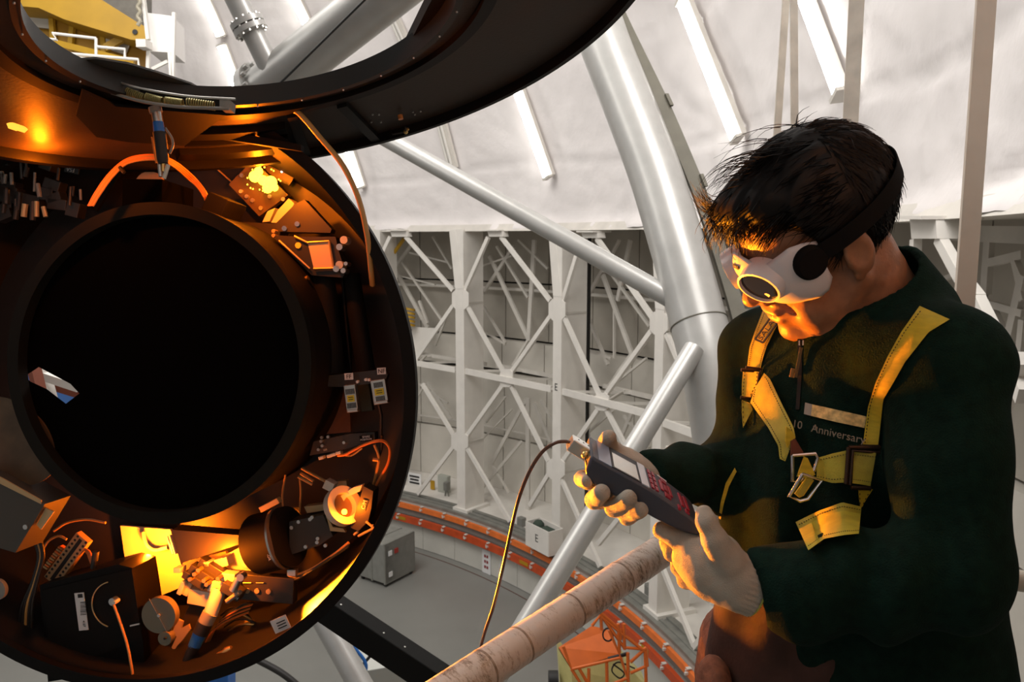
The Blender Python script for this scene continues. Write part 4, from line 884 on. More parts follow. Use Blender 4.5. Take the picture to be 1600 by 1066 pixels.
# 13 black box with a bar-code label
bb = dpoly('black_box', [(62, 915), (184, 882), (207, 888), (222, 985), (226, 1040), (75, 1066)], .07, .10, M_BLACK)
dpoly('box_front', [(66, 922), (206, 890), (222, 1000), (80, 1050)], .066, .003, M_BLACKM, bb)
lb = dbox('bar_code_label', 127, 956, 16, 60, -7, .062, .002, M_LBL, bb, 0)
dbox('print_line', 125, 931.5, 8, 6, -7, .0612, .001, M_INK, lb, 0)
for k in range(9): dbox('bar', 130, 941.5+k*2.4, 10, (1.3, .7, 1.0)[k % 3], -7, .0612, .001, M_INK, lb, 0)
dtext('4127', 131, 975, 83, .0600, 5, M_INK, lb)
m = MB(); c = D(178, 945, .063); m.ring(c, DN, 36*mpp(.06), 37.5*mpp(.06), .002, 40, -1.3+PI, 1.3+PI); part('round_seam', m, M_OCH, bb)
cn = dcyl('cable_plug', 175, 941, 6, .05, .02, M_ALU, bb, 16); dcyl('plug_tip', 177, 942, 3.5, .04, .02, M_LIT, bb, 12)
drod('cable', [(177, 944, .045), (184, 962, .04), (198, 1005, .035), (205, 1040, .03), (210, 1075, .03)], 2.2, M_TAN, bb, 8, 5)
dbox('nameplate', 210, 977, 16, 2, -14, .06, .003, M_LBL, bb, 0)
# 14 terminal block
tb = dbox('terminal_block', 103, 875, 26, 92, 38, .12, .02, mat('cream_terminal_plastic', (.42, .28, .14), .5))
t = math.radians(38)
for k in range(12):
    for s in (-8, 8):
        v = -40+k*7.2; x = 103+s*math.cos(t)-v*math.sin(t); y = 875+s*math.sin(t)+v*math.cos(t); dcyl('terminal_hole', x, y, 2.2, .1195, .003, M_INK, tb, 8)
dbox('terminal_slot', 103, 875, 6, 84, 38, .1192, .003, M_INK, tb, 0)
for k in range(10): dbox('terminal', 70+k*2.6, 888-k*3.4, 9, 3, 30, .13, .02, M_COPPER if k % 2 else M_OCH)
for k in range(4): drod('cable', [(128+k*3, 856+k*3, .13), (140, 862+k*4, .12), (146, 876+k*5, .12)], 1.5, M_COPPER, None, 8, 4)
drod('cable', [(84, 830, .15), (105, 817, .15), (135, 812, .15), (165, 817, .15)], 2, M_TAN, None, 8, 5)
drod('cable', [(60, 880, .1), (72, 850, .1), (90, 838, .1), (104, 843, .1)], 2, M_TAN, None, 8, 5)
drod('black_post', [(150, 862, .1), (146, 888, .1)], 5, M_BRK, None, 12)
for k in range(5): drod('cable', [(52+k*3, 842, .07), (60+k*2, 870, .07), (50+k*2, 910, .07), (34+k*4, 950, .07), (30+k*5, 1000, .08)], 2.5, (M_CABLEB, M_CABLEB, M_TAN)[k % 3], None, 8, 5)
m = MB(); m.disc(D(-2, 920, .04), DN, 17*mpp(.03), .01, 32); drum_part('grey_disc', m, M_GREYBOX, smooth=True)
# 15 grey cover box at the left
gb = dpoly('cover_box', [(-30, 735), (4, 752), (70, 788), (24, 864), (-30, 848)], -.02, .09, mat('grey_cover', (.055, .052, .042), .5)); dcyl('screw', 39, 824, 4, -.023, .006, M_ALU, gb, 12)
dpoly('edge_flange', [(-30, 731), (4, 748), (64, 782), (64, 788), (0, 756), (-30, 740)], -.022, .004, M_OCH, gb); dpoly('end_flange', [(71, 794), (84, 800), (64, 828), (57, 820)], -.01, .004, M_OCH, gb)
# 18 hanging sensor above the tube and cable arch
hs = drod('sensor_sleeve', [(242, 168, -.30), (244, 176, -.30)], 9.5, M_GREYBOX, None, 20); drod('sensor_metal', [(244, 174, -.30), (247, 192, -.30)], 7.5, M_ALU, hs, 20)
drod('blue_band', [(247, 191, -.30), (249, 208, -.30)], [7.8, 8.2], M_BLUE, hs, 20); drod('sensor_body', [(249, 207, -.30), (254, 250, -.30), (255, 256, -.30)], [9.5, 9.5, 7.5], M_INK, hs, 20)
for q, mt in (([(249, 255, -.30), (251, 276, -.30)], M_ALU), ([(263, 257, -.30), (256, 279, -.30)], M_LIT), ([(255, 256, -.30), (255, 268, -.30)], M_BRASS)): drod('prong', q, 3.2, mt, hs, 8)
drod('sensor_wire', [(258, 200, -.29), (268, 215, -.29), (270, 228, -.29), (265, 240, -.29)], 2, M_GREYBOX, hs, 8, 5); drod('sensor_wire', [(237, 214, -.29), (244, 255, -.29)], 1.2, M_COPPER, hs, 6)
for k in range(4):
    o = k*2.4; drod('cable', [(138+o, 322, -.08), (150+o, 300+o*.3, -.08), (172+o*.7, 270+o*.7, -.08), (200, 248+o, -.08), (238, 242+o, -.10), (270-o*.5, 251+o*.8, -.08), (300-o, 274+o*.6, .07), (320-o, 298, .08), (334-o, 325, .09)], 1.7, (M_COPPER, M_TAN)[k % 2], None, 8, 6)
drod('cable_tie', [(187, 261, -.10), (194, 270, -.10)], 3, M_INK, None, 8)
dcyl('tan_disc', 233, 293, 25, .15, .01, mat('tan_disc_finish', (.45, .30, .15), .5), None, 40)
dbox('black_block', 222, 302, 66, 44, 2, .02, .14, M_VELVET); dbox('black_block', 335, 320, 34, 30, 25, .05, .1, M_BLACKM)
# 19 upper left optics
rg = random.Random(11)
for k in range(26):
    x = rg.uniform(0, 130); y = rg.uniform(232, 330); 
    if (x > 70 and y > 300): continue
    drod('optics_post', [(x, y, .1), (x+rg.uniform(-4, 4), y+rg.uniform(14, 30), .1)], rg.uniform(2, 5), rg.choice((M_BRK, M_BRK, M_INK, M_BRK, M_GREYBOX, M_OCH)), None, 8)
for k in range(12): dbox('optics_mount', rg.uniform(0, 125), rg.uniform(240, 340), rg.uniform(14, 34), rg.uniform(12, 26), rg.uniform(-20, 20), .13, .03, M_BRK)
m = MB(); c = D(30, 216, -.36); fa, fb, _ = frame_of(DN); gq = nrm(dU+.25*dA); ga = math.atan2(gq@fb, gq@fa); m.ring(c, DN, 12*mpp(-.36), 20*mpp(-.36), .02, 16, ga-.62, ga+.62); drum_part('glowing_arc', m, mat('glowing_arc_lens', (1, .5, .1), .4, emit=(1, .45, .04), estr=1.6), smooth=True)
lb = dbox('name_label', 112, 265, 24, 11, 12, .09, .003, M_INK, None, 0); dtext('FSA', 110, 265, 192, .0865, 9, mat('grey_print', (.35, .35, .35), .6), lb)
# black triangles / struts across the top between drum and lid
dpoly('black_strut', [(-20, 190), (60, 196), (170, 206), (330, 214), (470, 236), (470, 226), (330, 200), (170, 190), (-20, 172)], -.02, .02, M_BLACKM)
dpoly('black_gusset', [(104, 198), (140, 238), (170, 206)], .2, .004, mat('rust_lit_plate', (.20, .12, .09), .5))
dpoly('black_wing', [(168, 206), (140, 242), (100, 200), (60, 260), (150, 330), (200, 250), (230, 216)], .21, .01, M_BLACKM)

# ------------------------------------------------------------------ orange (sodium laser) light sources inside the drum
point('laser_scatter_upper', D(408, 268, .17), 2.2, SODIUM, .008)
point('laser_scatter_lid', D(400, 262, .0), 6.0, SODIUM, .01)
point('laser_scatter_right', D(545, 806, .075), 1.0, SODIUM, .006)
point('laser_scatter_bottom', D(322, 884, .06), 6.5, SODIUM, .008)
point('laser_scatter_panel', D(232, 866, .17), 12.0, SODIUM, .008)
point('laser_scatter_left', D(70, 250, -.20), 2.6, SODIUM, .01)
def spot(name, loc, target, power, ang, blend=.6, radius=.02):
    l = bpy.data.lights.new(name, 'SPOT'); l.energy = power; l.color = (1.0, .27, .008); l.spot_size = math.radians(ang); l.spot_blend = blend; l.shadow_soft_size = radius
    o = bpy.data.objects.new(name, l); COL.objects.link(o); o.location = V3(loc); o.rotation_euler = (V3(target)-V3(loc)).to_track_quat('-Z', 'Y').to_euler(); return o
spot('laser_spot_on_man', D(452, 927, .14), at(1180, 770, 1.08), 850, 52)  # added orange spot, aimed at the man
spot('laser_spot_on_man', D(556, 818, .02), at(1200, 600, 1.10), 170, 62)  # second added spot, for his goggles and harness
point('laser_scatter_coil', D(385, 970, .20), .5, SODIUM, .006)

# ------------------------------------------------------------------ the raised lid, a ring lying almost level overhead
LN = nrm(-cF+3.803*cR-17.29*cU); LN = LN if LN[2] < 0 else -LN       # faces down
M_LIDP = mat('satin_dark_lid', (.040, .030, .024), .5, spec=.15, bump=.05, bscale=150)
lid = empty('drum_lid', LIDC, 'black ring-shaped lid of the drum, raised overhead and edge-on', 'lid')
def Lp(px, py, h=0.0): d = ray(px, py); c = LIDC+LN*h; return CAM+d*(((c-CAM)@LN)/(d@LN))
RO, RI = .69, .336
m = MB(); m.ring(LIDC, -LN, RI, RO, .02, 180); part('lid_plate', m, M_LIDP, lid, smooth=True)
m = MB(); m.ring(LIDC+LN*.022, -LN, RO-.014, RO, .042, 180); part('outer_lip', m, M_BLACK, lid, smooth=True)
m = MB(); m.ring(LIDC+LN*.012, -LN, RI-.002, RI+.012, .04, 140); part('inner_lip', m, mat('satin_black_edge', (.02, .02, .019), .45, spec=.2), lid, smooth=True)
for th_ in (84, 99):
    a, b, _ = frame_of(LN); th = math.radians(th_); 
    u = nrm(cF-LN*(cF@LN))*math.sin(th)+nrm(cR-LN*(cR@LN))*math.cos(th)
    m = MB(); m.beam(LIDC+u*(RI+.08)+LN*.012, LIDC+u*(RO-.015)+LN*.012, .022, .012, up=LN); part('rib', m, M_BLACK, lid)
a, b, _ = frame_of(LN)
def lang(px, py): q = Lp(px, py)-LIDC; return math.atan2(q@b, q@a)
A0, A1 = sorted((lang(-60, 140), lang(150, 165)))
for r0_, r1_ in ((.14, .175), (.205, .215), (.26, .30)): m = MB(); m.ring(LIDC+LN*.016, -LN, RI+r0_, RI+r1_, .016, 40, A0, A1); part('arc_rib', m, M_BLACK, lid, smooth=True)
m = MB(); m.ring(LIDC+LN*.012, -LN, RI+.05, RI+.075, .012, 140); part('stiffening_ring', m, M_BLACK, lid, smooth=True)
for k in range(24):
    th = 2*PI*k/24; a, b, _ = frame_of(LN); q = LIDC+(math.cos(th)*a+math.sin(th)*b)*(RI+.006); m = MB(); m.sphere(q+LN*.014, .0022, 6); part('screw', m, M_ALU, lid)
# crescent cover plates above the opening
m = MB(); ctr = LIDC-LN*.05
cres = [(108, 95), (150, 92), (200, 100), (250, 115), (300, 132), (332, 150), (280, 152), (230, 146), (170, 130), (130, 112)]
m.prism([Lp(x, y, -.03) for x, y in cres], -LN*.004); part('crescent_cover', m, mat('dark_slate_cover', (.055, .058, .055), .5), lid)
m = MB(); m.prism([Lp(x, y, -.02) for x, y in ((712, -10), (680, -10), (668, 12), (633, 82), (664, 66), (700, 38), (720, -10))], -LN*.02); part('side_cover', m, M_BLACK, lid)
# hinge housing with coil springs, at the back of the lid
def Hp(px, py, d=1.44): return at(px, py, d-.0)
m = MB(); m.prism([Lp(x, y, .014) for x, y in ((128, 138), (180, 162), (300, 172), (352, 176), (300, 214), (288, 224), (200, 218), (150, 210), (118, 176))], LN*.006); part('lid_dark_panel', m, M_BLACKM, lid)  # black panel added to keep this stretch of the lid dark
hg = empty('lid_hinge', at(265, 155, 1.44), 'spring hinge box with coil springs under the back of the lid', 'hinge')
m = MB(); m.tube(curve_pts([Hp(162, 121), Hp(220, 138), Hp(290, 150), Hp(368, 155)], 6), .0022, 8); part('bright_edge', m, M_ALU, hg, smooth=True)
m = MB(); m.prism([Hp(174, 127), Hp(188, 131), Hp(188, 147), Hp(174, 143)], cF*.03); part('end_block', m, M_GREYBOX, hg)
m = MB(); m.prism([Hp(343, 156), Hp(360, 157), Hp(358, 170), Hp(343, 169)], cF*.03); part('end_block', m, M_GREYBOX, hg)
m = MB(); m.tube(curve_pts([Hp(174, 145), Hp(220, 158), Hp(280, 167), Hp(358, 170)], 6), .003, 8); part('lower_rod', m, M_GREYBOX, hg, smooth=True)
m = MB(); m.prism([Hp(174, 125, 1.47), Hp(230, 141, 1.47), Hp(290, 152, 1.47), Hp(360, 157, 1.47), Hp(358, 170, 1.47), Hp(280, 168, 1.47), Hp(220, 160, 1.47), Hp(174, 146, 1.47)], cF*.01); part('back_plate', m, M_BLACKM, hg)
for (x0, y0, x1, y1) in ((192, 141, 226, 154), (228, 152, 254, 159), (258, 158, 286, 162), (292, 160, 336, 166)):
    m = MB(); P0 = Hp(x0, y0, 1.45); P1 = Hp(x1, y1, 1.45); d = nrm(P1-P0); a, b, _ = frame_of(d); n_ = 12
    m.tube([P0+(P1-P0)*(i/(n_*10))+(.0075*math.cos(2*PI*i/10))*a+(.0075*math.sin(2*PI*i/10))*b for i in range(n_*10+1)], .0013, 5); part('coil_spring', m, mat('dull_brass_wire', (.35, .30, .12), .4, metal=.7), hg, smooth=True)
# latch and bolts on the lid's underside / edge
m = MB(); m.tube([Lp(612, 204), Lp(612, 208)+LN*.0, Lp(614, 210, .02), Lp(634, 206, .02), Lp(634, 199, .02)], .0022, 8); part('latch_loop', m, M_INK, lid, smooth=True)
m = MB(); m.sphere(Lp(634, 206, .02), .006, 10); m.sphere(Lp(637, 202, .022), .004, 8); part('latch_knob', m, M_BRASS, lid, smooth=True)
m = MB(); m.disc(Lp(625, 180, .008), LN, .006, .01, 14); part('latch_pivot', m, M_COPPER, lid, smooth=True)
for x, y in ((580, 190), (595, 190), (582, 178), (592, 178), (645, 174), (657, 173), (648, 178)): m = MB(); m.disc(Lp(x, y, .002), LN, .0022, .003, 8); part('screw', m, M_ALU, lid)
m = MB(); m.tube(curve_pts([D(x, y, h) for x, y, h in ((420, 172, -.05), (455, 172, -.06), (470, 180, -.06), (500, 215, -.04), (535, 258, -.03), (560, 310, -.02), (574, 370, -.01), (580, 425, .01), (582, 445, .04))], 6), .0062, 12)
tag(mesh_obj('tan_cable', m, M_TAN, smooth=True), 'thick tan cable looping from the lid down to the drum rim', 'cable')
# ------------------------------------------------------------------ the man
FS = 1234.0
def head_frame(a, t, r):
    f0 = np.array([-math.cos(a), -math.sin(a), 0]); Z = np.array([0, 0, 1.0]); F1 = f0*math.cos(t)-Z*math.sin(t); U1 = Z*math.cos(t)+f0*math.sin(t); S1 = np.cross(U1, F1)
    return F1, S1*math.cos(r)-U1*math.sin(r), U1*math.cos(r)+S1*math.sin(r)
H0 = at(1280.2, 376.1, 1.108); hF, hS, hU = head_frame(math.radians(3.5), math.radians(33.4), math.radians(16.7))
HM = np.stack([hF, hS, hU]).astype(np.float32)        # rows: world -> local
def HL(x, y, z): return H0+hF*x+hS*y+hU*z
man = empty('person', (0.55, 1.15, 5.66), 'man in dark green fleece and yellow harness with white goggles, looking down at a meter', 'person')
M_SKIN = mat('tanned_skin', (.29, .135, .07), .48, bump=.25, bscale=260, bdist=.002, noise=.12, nscale=60, spec=.45)
M_HAIR = mat('black_hair', (.003, .0024, .0022), .5, spec=.20)
M_FLEECE = mat('dark_green_fleece', (.0040, .0165, .0115), .95, bump=.6, bscale=420, bdist=.003, noise=.25, nscale=70, spec=.10)
M_HEM = mat('orange_lit_hem', (.045, .02, .014), .85, bump=.4, bscale=160, bdist=.003, noise=.25, nscale=30)  # orange light on the hem put into its colour
M_TROUS = mat('tan_work_trousers', (.22, .10, .06), .85, bump=.5, bscale=220, bdist=.003, noise=.25, nscale=90)
M_GLOVE = mat('grey_knit_glove', (.40, .365, .30), .9, bump=.7, bscale=600, bdist=.002, noise=.10, nscale=30)
M_WEB = mat('yellow_webbing', (.66, .47, .02), .6, bump=.5, bscale=500, bdist=.0012, noise=.12, nscale=40, stretch=(1, 1, 4))
M_WEBD = mat('worn_yellow_webbing', (.42, .36, .03), .6, bump=.5, bscale=500, bdist=.0012, noise=.2, nscale=30)
NB = at(1372, 480, 1.145)                            # base of the neck
def sd_head(P):
    q = ((P-H0.astype(np.float32))@HM.T)
    qa = q.copy(); qa[..., 1] = np.abs(qa[..., 1])
    d = s_ell(q, (-.014, 0, .052), (.100, .078, .092))
    d = smin(d, s_ell(q, (.045, 0, .045), (.052, .056, .050)), .03)
    d = smin(d, s_ell(q, (.030, 0, -.035), (.066, .058, .078)), .03)
    d = smin(d, s_ell(qa, (.070, .040, -.012), (.026, .026, .022)), .022)          # cheekbones
    d = smin(d, s_caps(qa, (-.002, .060, -.045), (.062, .030, -.096), .019, .017), .022)   # jaw
    d = smin(d, s_ell(q, (.086, 0, -.098), (.019, .024, .017)), .018)              # chin
    d = smin(d, s_ell(q, (.082, 0, -.056), (.026, .032, .028)), .02)               # muzzle
    d = smin(d, s_ell(qa, (.060, .044, -.062), (.026, .018, .030)), .018)          # jowl
    d = smin(d, s_ell(q, (.045, 0, -.108), (.040, .034, .022)), .024)              # under the chin
    d = smin(d, s_caps(q, (.090, 0, .030), (.122, 0, -.018), .009, .0125), .012)   # nose
    d = smin(d, s_ell(qa, (.108, .0145, -.025), (.011, .009, .009)), .007)
    d = smin(d, s_ell(qa, (.082, .030, .036), (.020, .024, .010)), .012)           # brow
    d = smax(d, -s_ell(qa, (.098, .033, .016), (.016, .018, .013)), .012)          # eye socket
    d = smin(d, s_ell(qa, (.074, .032, .015), (.0145, .0145, .0125)), .004)        # closed-down eye
    d = smin(d, s_ell(q, (.1045, 0, -.0505), (.0075, .025, .0065)), .005)          # lips
    d = smin(d, s_ell(q, (.1010, 0, -.0655), (.0075, .021, .0070)), .005)
    d = smax(d, -s_ell(q, (.113, 0, -.0578), (.012, .030, .0016)), .003)
    d = smax(d, -s_caps(qa, (.100, .020, -.026), (.080, .040, -.060), .002, .002), .007)   # nasolabial fold
    d = smax(d, -s_ell(qa, (.114, .007, -.0285), (.005, .0035, .004)), .003)       # nostril
    e = s_ell(qa, (-.006, .085, .004), (.021, .009, .034)); e = smax(e, -s_ell(qa, (-.001, .0945, .008), (.014, .0075, .023)), .004)   # ears
    e = smin(e, s_caps(qa, (.008, .078, -.012), (.006, .080, .004), .005, .004), .004); e = smin(e, s_ell(qa, (.002, .081, -.028), (.009, .005, .010)), .006)
    d = smin(d, e, .008)
    n = s_caps(P, HL(-.035, 0, -.045), NB, .056, .062); n = smin(n, s_caps(P, HL(.0, 0, -.07), at(1330, 520, 1.14), .042, .052), .03)
    n = smin(n, s_ell(P, at(1360, 600, 1.16), (.10, .10, .08)), .05)
    d = smin(d, n, .03)
    return d+.0007*vnoise(q, 130)
body, BV, BF = sdf_obj('body', sd_head, H0+np.array([-.17, -.14, -.30]), H0+np.array([.24, .17, .19]), .0030, M_SKIN, man)
for sgn in (1, -1):                                  # eyes, hidden behind the goggles
    m = MB(); m.sphere(HL(.0775, .032*sgn, .015), .0125, 14); e_ = part('eye', m, mat('eye_white', (.7, .65, .6), .2), man, smooth=True)
    m = MB(); m.disc(HL(.0885, .032*sgn, .0145), hF, .0055, .0012, 16); part('iris', m, mat('brown_iris', (.05, .02, .01), .2), e_)
    for k in range(7):
        t = (k-3)/3; p = HL(.098-.006*t*t, .032*sgn+.016*t, .036-.003*t*t); m = MB(); m.tube([p, p+hS*.006*sgn+hU*.001], .0013, 5); part('eyebrow_hair', m, M_HAIR, man)
# hair: a cap and loose strands
def hairline(x): return np.interp(x, [-.14, -.085, -.045, -.028, .002, .014, .026, .05, .075, .12], [-.060, -.055, -.035, .030, .030, -.005, .030, .072, .088, .092]).astype(np.float32)
def sd_hair(P):
    q = ((P-H0.astype(np.float32))@HM.T)
    d = s_ell(q, (-.014, 0, .056), (.113, .089, .105))
    d = smin(d, s_ell(q, (.052, -.005, .112), (.050, .055, .022)), .03)
    d = smin(d, s_ell(q, (.086, -.020, .100), (.026, .038, .018)), .02)
    flow = np.stack([q[..., 0]*.35, q[..., 1]*1.2, q[..., 2]*.45], -1)
    d = d+.0028*vnoise(flow, 95, 1)+.0016*vnoise(flow, 240, 2)
    cut = hairline(q[..., 0])-q[..., 2]
    return smax(d, cut, .010)
sdf_obj('hair', sd_hair, H0+np.array([-.20, -.15, -.12]), H0+np.array([.17, .15, .21]), .0033, M_HAIR, man)
rs = np.random.RandomState(4); SV = MB()
def strand(pts, w):
    n = len(pts); o = len(SV.v); P = np.array(pts)
    for i, p in enumerate(P):
        t = nrm(P[min(i+1, n-1)]-P[max(i-1, 0)]); a, b, _ = frame_of(t); r = w*(1-.85*i/(n-1))
        for k in range(3): th = 2*PI*k/3; SV.v.append(tuple(p+r*(math.cos(th)*a+math.sin(th)*b)))
    for i in range(n-1):
        for k in range(3): k2 = (k+1) % 3; SV.f.append((o+i*3+k, o+i*3+k2, o+(i+1)*3+k2, o+(i+1)*3+k))
cen = np.array([-.014, 0, .056]); rad_ = np.array([.112, .088, .104])
cnt = 0
while cnt < 3600:
    u = nrm(rs.randn(3)); p = cen+u*rad_
    if p[2] < float(hairline(p[0]))+.004: continue
    cnt += 1
    n = nrm(u/rad_)
    if p[0] > -.03 and p[2] > .06: g = np.array([1.0, -.25+.2*rs.randn(), .0])
    elif p[0] > -.03: g = np.array([.55, 0, -.9])
    else: g = np.array([-.15, .1*rs.randn(), -1.0])
    g = g+.22*rs.randn(3); L = rs.uniform(.022, .046)*(1.3 if p[0] > .02 and p[2] > .08 else 1); lift = rs.uniform(0, .13)+(.2 if rs.rand() < .05 else 0)
    pts = []; x = p.copy(); dr = nrm(g-n*(g@n)+n*lift)
    for i in range(5):
        pts.append(HL(*x)); x = x+dr*L/4
        nn = nrm((x-cen)/rad_**2); k_ = np.sqrt((((x-cen)/rad_)**2).sum())
        dr = nrm(dr-nn*(dr@nn)*.45+np.array([0, 0, -.05])+.06*rs.randn(3))
        if k_ < 1.01: x = cen+(x-cen)/k_*1.015
    strand(pts, rs.uniform(.0007, .0012))
def lock(p0, p1, p2, n, spread, w=.0010):
    for _ in range(n):
        j = rs.randn(3)*spread; a = np.array(p0)+j; b = np.array(p1)+j*1.1+rs.randn(3)*spread*.4; c = np.array(p2)+j*.8+rs.randn(3)*spread*.8
        strand([HL(*(a*(1-t)**2+2*b*t*(1-t)+c*t*t)) for t in np.linspace(0, 1, 7)], w)
lock((.075, -.03, .105), (.112, -.045, .098), (.110, -.050, .142), 60, .006)      # the flipped-up quiff
lock((.070, -.02, .110), (.116, -.035, .105), (.114, -.045, .074), 110, .009)
lock((.065, .00, .110), (.112, -.005, .110), (.112, -.01, .078), 110, .010)
lock((.060, .02, .108), (.105, .025, .110), (.108, .015, .080), 90, .010)
lock((.045, .05, .095), (.080, .062, .095), (.094, .045, .070), 70, .008)
lock((.03, .0, .150), (.06, -.03, .164), (.09, -.04, .140), 40, .010, .0008)
lock((-.02, .02, .152), (.02, -.01, .170), (.05, -.02, .160), 24, .014, .0007)
hs_ = part('hair_strands', SV, M_HAIR, man, smooth=False, recalc=False); hs_['kind'] = 'stuff'

# goggles: moulded white shell wrapped round the face
M_GOG = mat('white_goggle_plastic', (.72, .66, .66), .32, spec=.5)
gog = man
def gshell(u, v):                                    # u: -1..1 round the face; v 0 bottom..1 top
    ph = u*math.radians(84); c, s = math.cos(ph), math.sin(ph)
    x = .014+.106*(abs(c)**.62)*(1 if c > 0 else -1); y = .081*(abs(s)**.80)*(1 if s > 0 else -1)
    a = abs(u)*84
    top = float(np.interp(a, [0, 8, 20, 35, 50, 64, 76, 84], [.050, .048, .042, .042, .050, .057, .054, .046]))
    bot = float(np.interp(a, [0, 6, 14, 28, 45, 60, 72, 80, 84], [.006, -.002, -.012, -.021, -.024, -.026, -.030, -.026, -.012]))
    z = bot+(top-bot)*v; k = 1-.10*abs(2*v-1)**2.5
    return np.array([.0+x*k, y*k, z])
nu_, nv_ = 72, 14
G = np.array([[HL(*gshell(-1+2*i/nu_, j/nv_)) for i in range(nu_+1)] for j in range(nv_+1)])
LENS = [(np.array([.119, s*.0385, .016]), s) for s in (1, -1)]
vis = []
m = MB(); m.grid(G)
# leave the two lens apertures open
keep = []
for f in m.f:
    c = (np.mean([m.v[i] for i in f], 0)-H0)@HM.T; ok = True
    for l, s in LENS:
        if False: ok = False
    if ok: keep.append(f)
m.f = keep
gsh = part('goggles', m, M_GOG, man, smooth=True, auto=False)
so = gsh.modifiers.new('thick', 'SOLIDIFY'); so.thickness = .0028; so.offset = 1
M_LENS = mat('black_lens', (.004, .004, .006), .08, spec=.6)
for l, s in LENS:
    ax = nrm(np.array([.92, .40*s, -.10])); axw = hF*ax[0]+hS*ax[1]+hU*ax[2]; c = HL(l[0]-.004, l[1]*1.04, l[2])
    e1 = nrm(np.cross(hU, axw)); e2 = np.cross(axw, e1)
    nn = 40; V = []; F = []
    prof = [(.038, -.024), (.0350, -.002), (.0335, .0060), (.0305, .0066), (.0295, .004), (.0295, -.004)]
    for i in range(nn):
        t = 2*PI*i/nn
        for r_, h_ in prof: V.append(c+axw*h_+e1*math.cos(t)*r_+e2*math.sin(t)*r_*.80)
    k = len(prof); F = [(i*k+j, ((i+1) % nn)*k+j, ((i+1) % nn)*k+j+1, i*k+j+1) for i in range(nn) for j in range(k-1)]
    mm_ = MB(); mm_.add(V, F); lr = part('lens_rim', mm_, M_GOG, gsh, smooth=True)
    mm_ = MB(); mm_.add([c+axw*.0035]+[c+axw*.002+e1*math.cos(2*PI*i/nn)*.030+e2*math.sin(2*PI*i/nn)*.030*.8 for i in range(nn)], [(0, 1+i, 1+(i+1) % nn) for i in range(nn)]); part('lens', mm_, M_LENS, gsh, smooth=True)
# badges
def on_shell(u, v, off=.0034):
    p = gshell(u, v); n = nrm(np.cross(gshell(u, v+.02)-p, gshell(u+.01, v)-p)); n = n if n[0]*p[0]+n[1]*p[1] > 0 else -n
    q = p+n*off; du = nrm(gshell(u+.01, v)-gshell(u-.01, v)); W = lambda w: hF*w[0]+hS*w[1]+hU*w[2]
    return HL(*q), W(du), W(nrm(np.cross(n, du))), W(n)
c, du, dv, n_ = on_shell(.0, .72); m = MB(); m.boxf(c, du*.0075, n_*.0006, dv*.0026); bd = part('dark_badge', m, M_INK, gsh); text('NDGM', c+n_*.0008, -du if (-du)@cR < 0 else du, dv if dv@cU > 0 else -dv, .0035, mat('grey_print', (.3, .3, .3), .6), gsh)
c, du, dv, n_ = on_shell(.30, .80); ru = du if du@cR > 0 else -du; vu = dv if dv@cU > 0 else -dv
M_BLUEP = mat('blue_print', (.08, .07, .35), .5)
text('laservision', c+n_*.0006, -ru, -vu, .0048, M_BLUEP, gsh); text('eye protection', c+n_*.0006+vu*.0042, -ru, -vu, .0024, M_BLUEP, gsh)
# black pad and elastic strap
M_STR = mat('black_elastic', (.006, .006, .006), .9, spec=.1)
for s in (1, -1):
    c = HL(.056, .083*s, .028); nrm_ = hS*s; m = MB(); m.tube([c-nrm_*.008, c+nrm_*.000, c+nrm_*.005], [.023, .0235, .020], 30); part('side_pad', m, M_STR, gsh, smooth=True)
rows = []
for i in range(61):
    ph = math.radians(52+256*i/60); x = -.014+.1185*math.cos(ph); y = .0955*math.sin(ph); x = x if abs(math.cos(ph)) > 0 else x
    zc = .031+.028*math.sin((i/60)*PI); rows.append([HL(x*(1+k), y*(1+k), zc+z) for z, k in ((-.013, 0), (-.013, .012), (.013, .012), (.013, 0), (-.013, 0))])
m = MB(); m.grid(np.array(rows)); part('head_strap', m, M_STR, gsh, smooth=True)

# ------------------------------------------------------------------ fleece jacket
shL = at(1478, 572, 1.02); shR = at(1196, 556, 1.30)
elL = at(1482, 895, .955); wrL = at(1192, 920, 1.01)
elR = at(1152, 735, 1.27); wrR = at(1010, 752, 1.17)
colC = at(1352, 436, 1.12); colA = nrm(-.58*cR+.66*cU-.30*cF)
def sd_torso(P):
    sdir = nrm(shL-shR); up = nrm(np.array([.02, 0, 1.0])); fw = nrm(np.cross(sdir, up)); fw = fw if fw@cR < 0 else -fw
    A = np.stack([sdir, fw, nrm(np.cross(sdir, fw))]).astype(np.float32)
    d = s_ell(P, at(1345, 650, 1.19), (.185, .125, .215), A)
    d = smin(d, s_caps(P, shL, shR, .070, .068), .06)
    d = smin(d, s_caps(P, at(1372, 505, 1.15), shL, .068, .066), .04)
    d = smin(d, s_caps(P, at(1350, 505, 1.17), shR, .06, .062), .04)
    d = smin(d, s_caps(P, at(1300, 760, 1.20), at(1330, 1000, 1.20), .145, .155), .08)
    d = smin(d, s_caps(P, at(1400, 700, 1.22), at(1422, 1040, 1.18), .12, .14), .06)
    return d
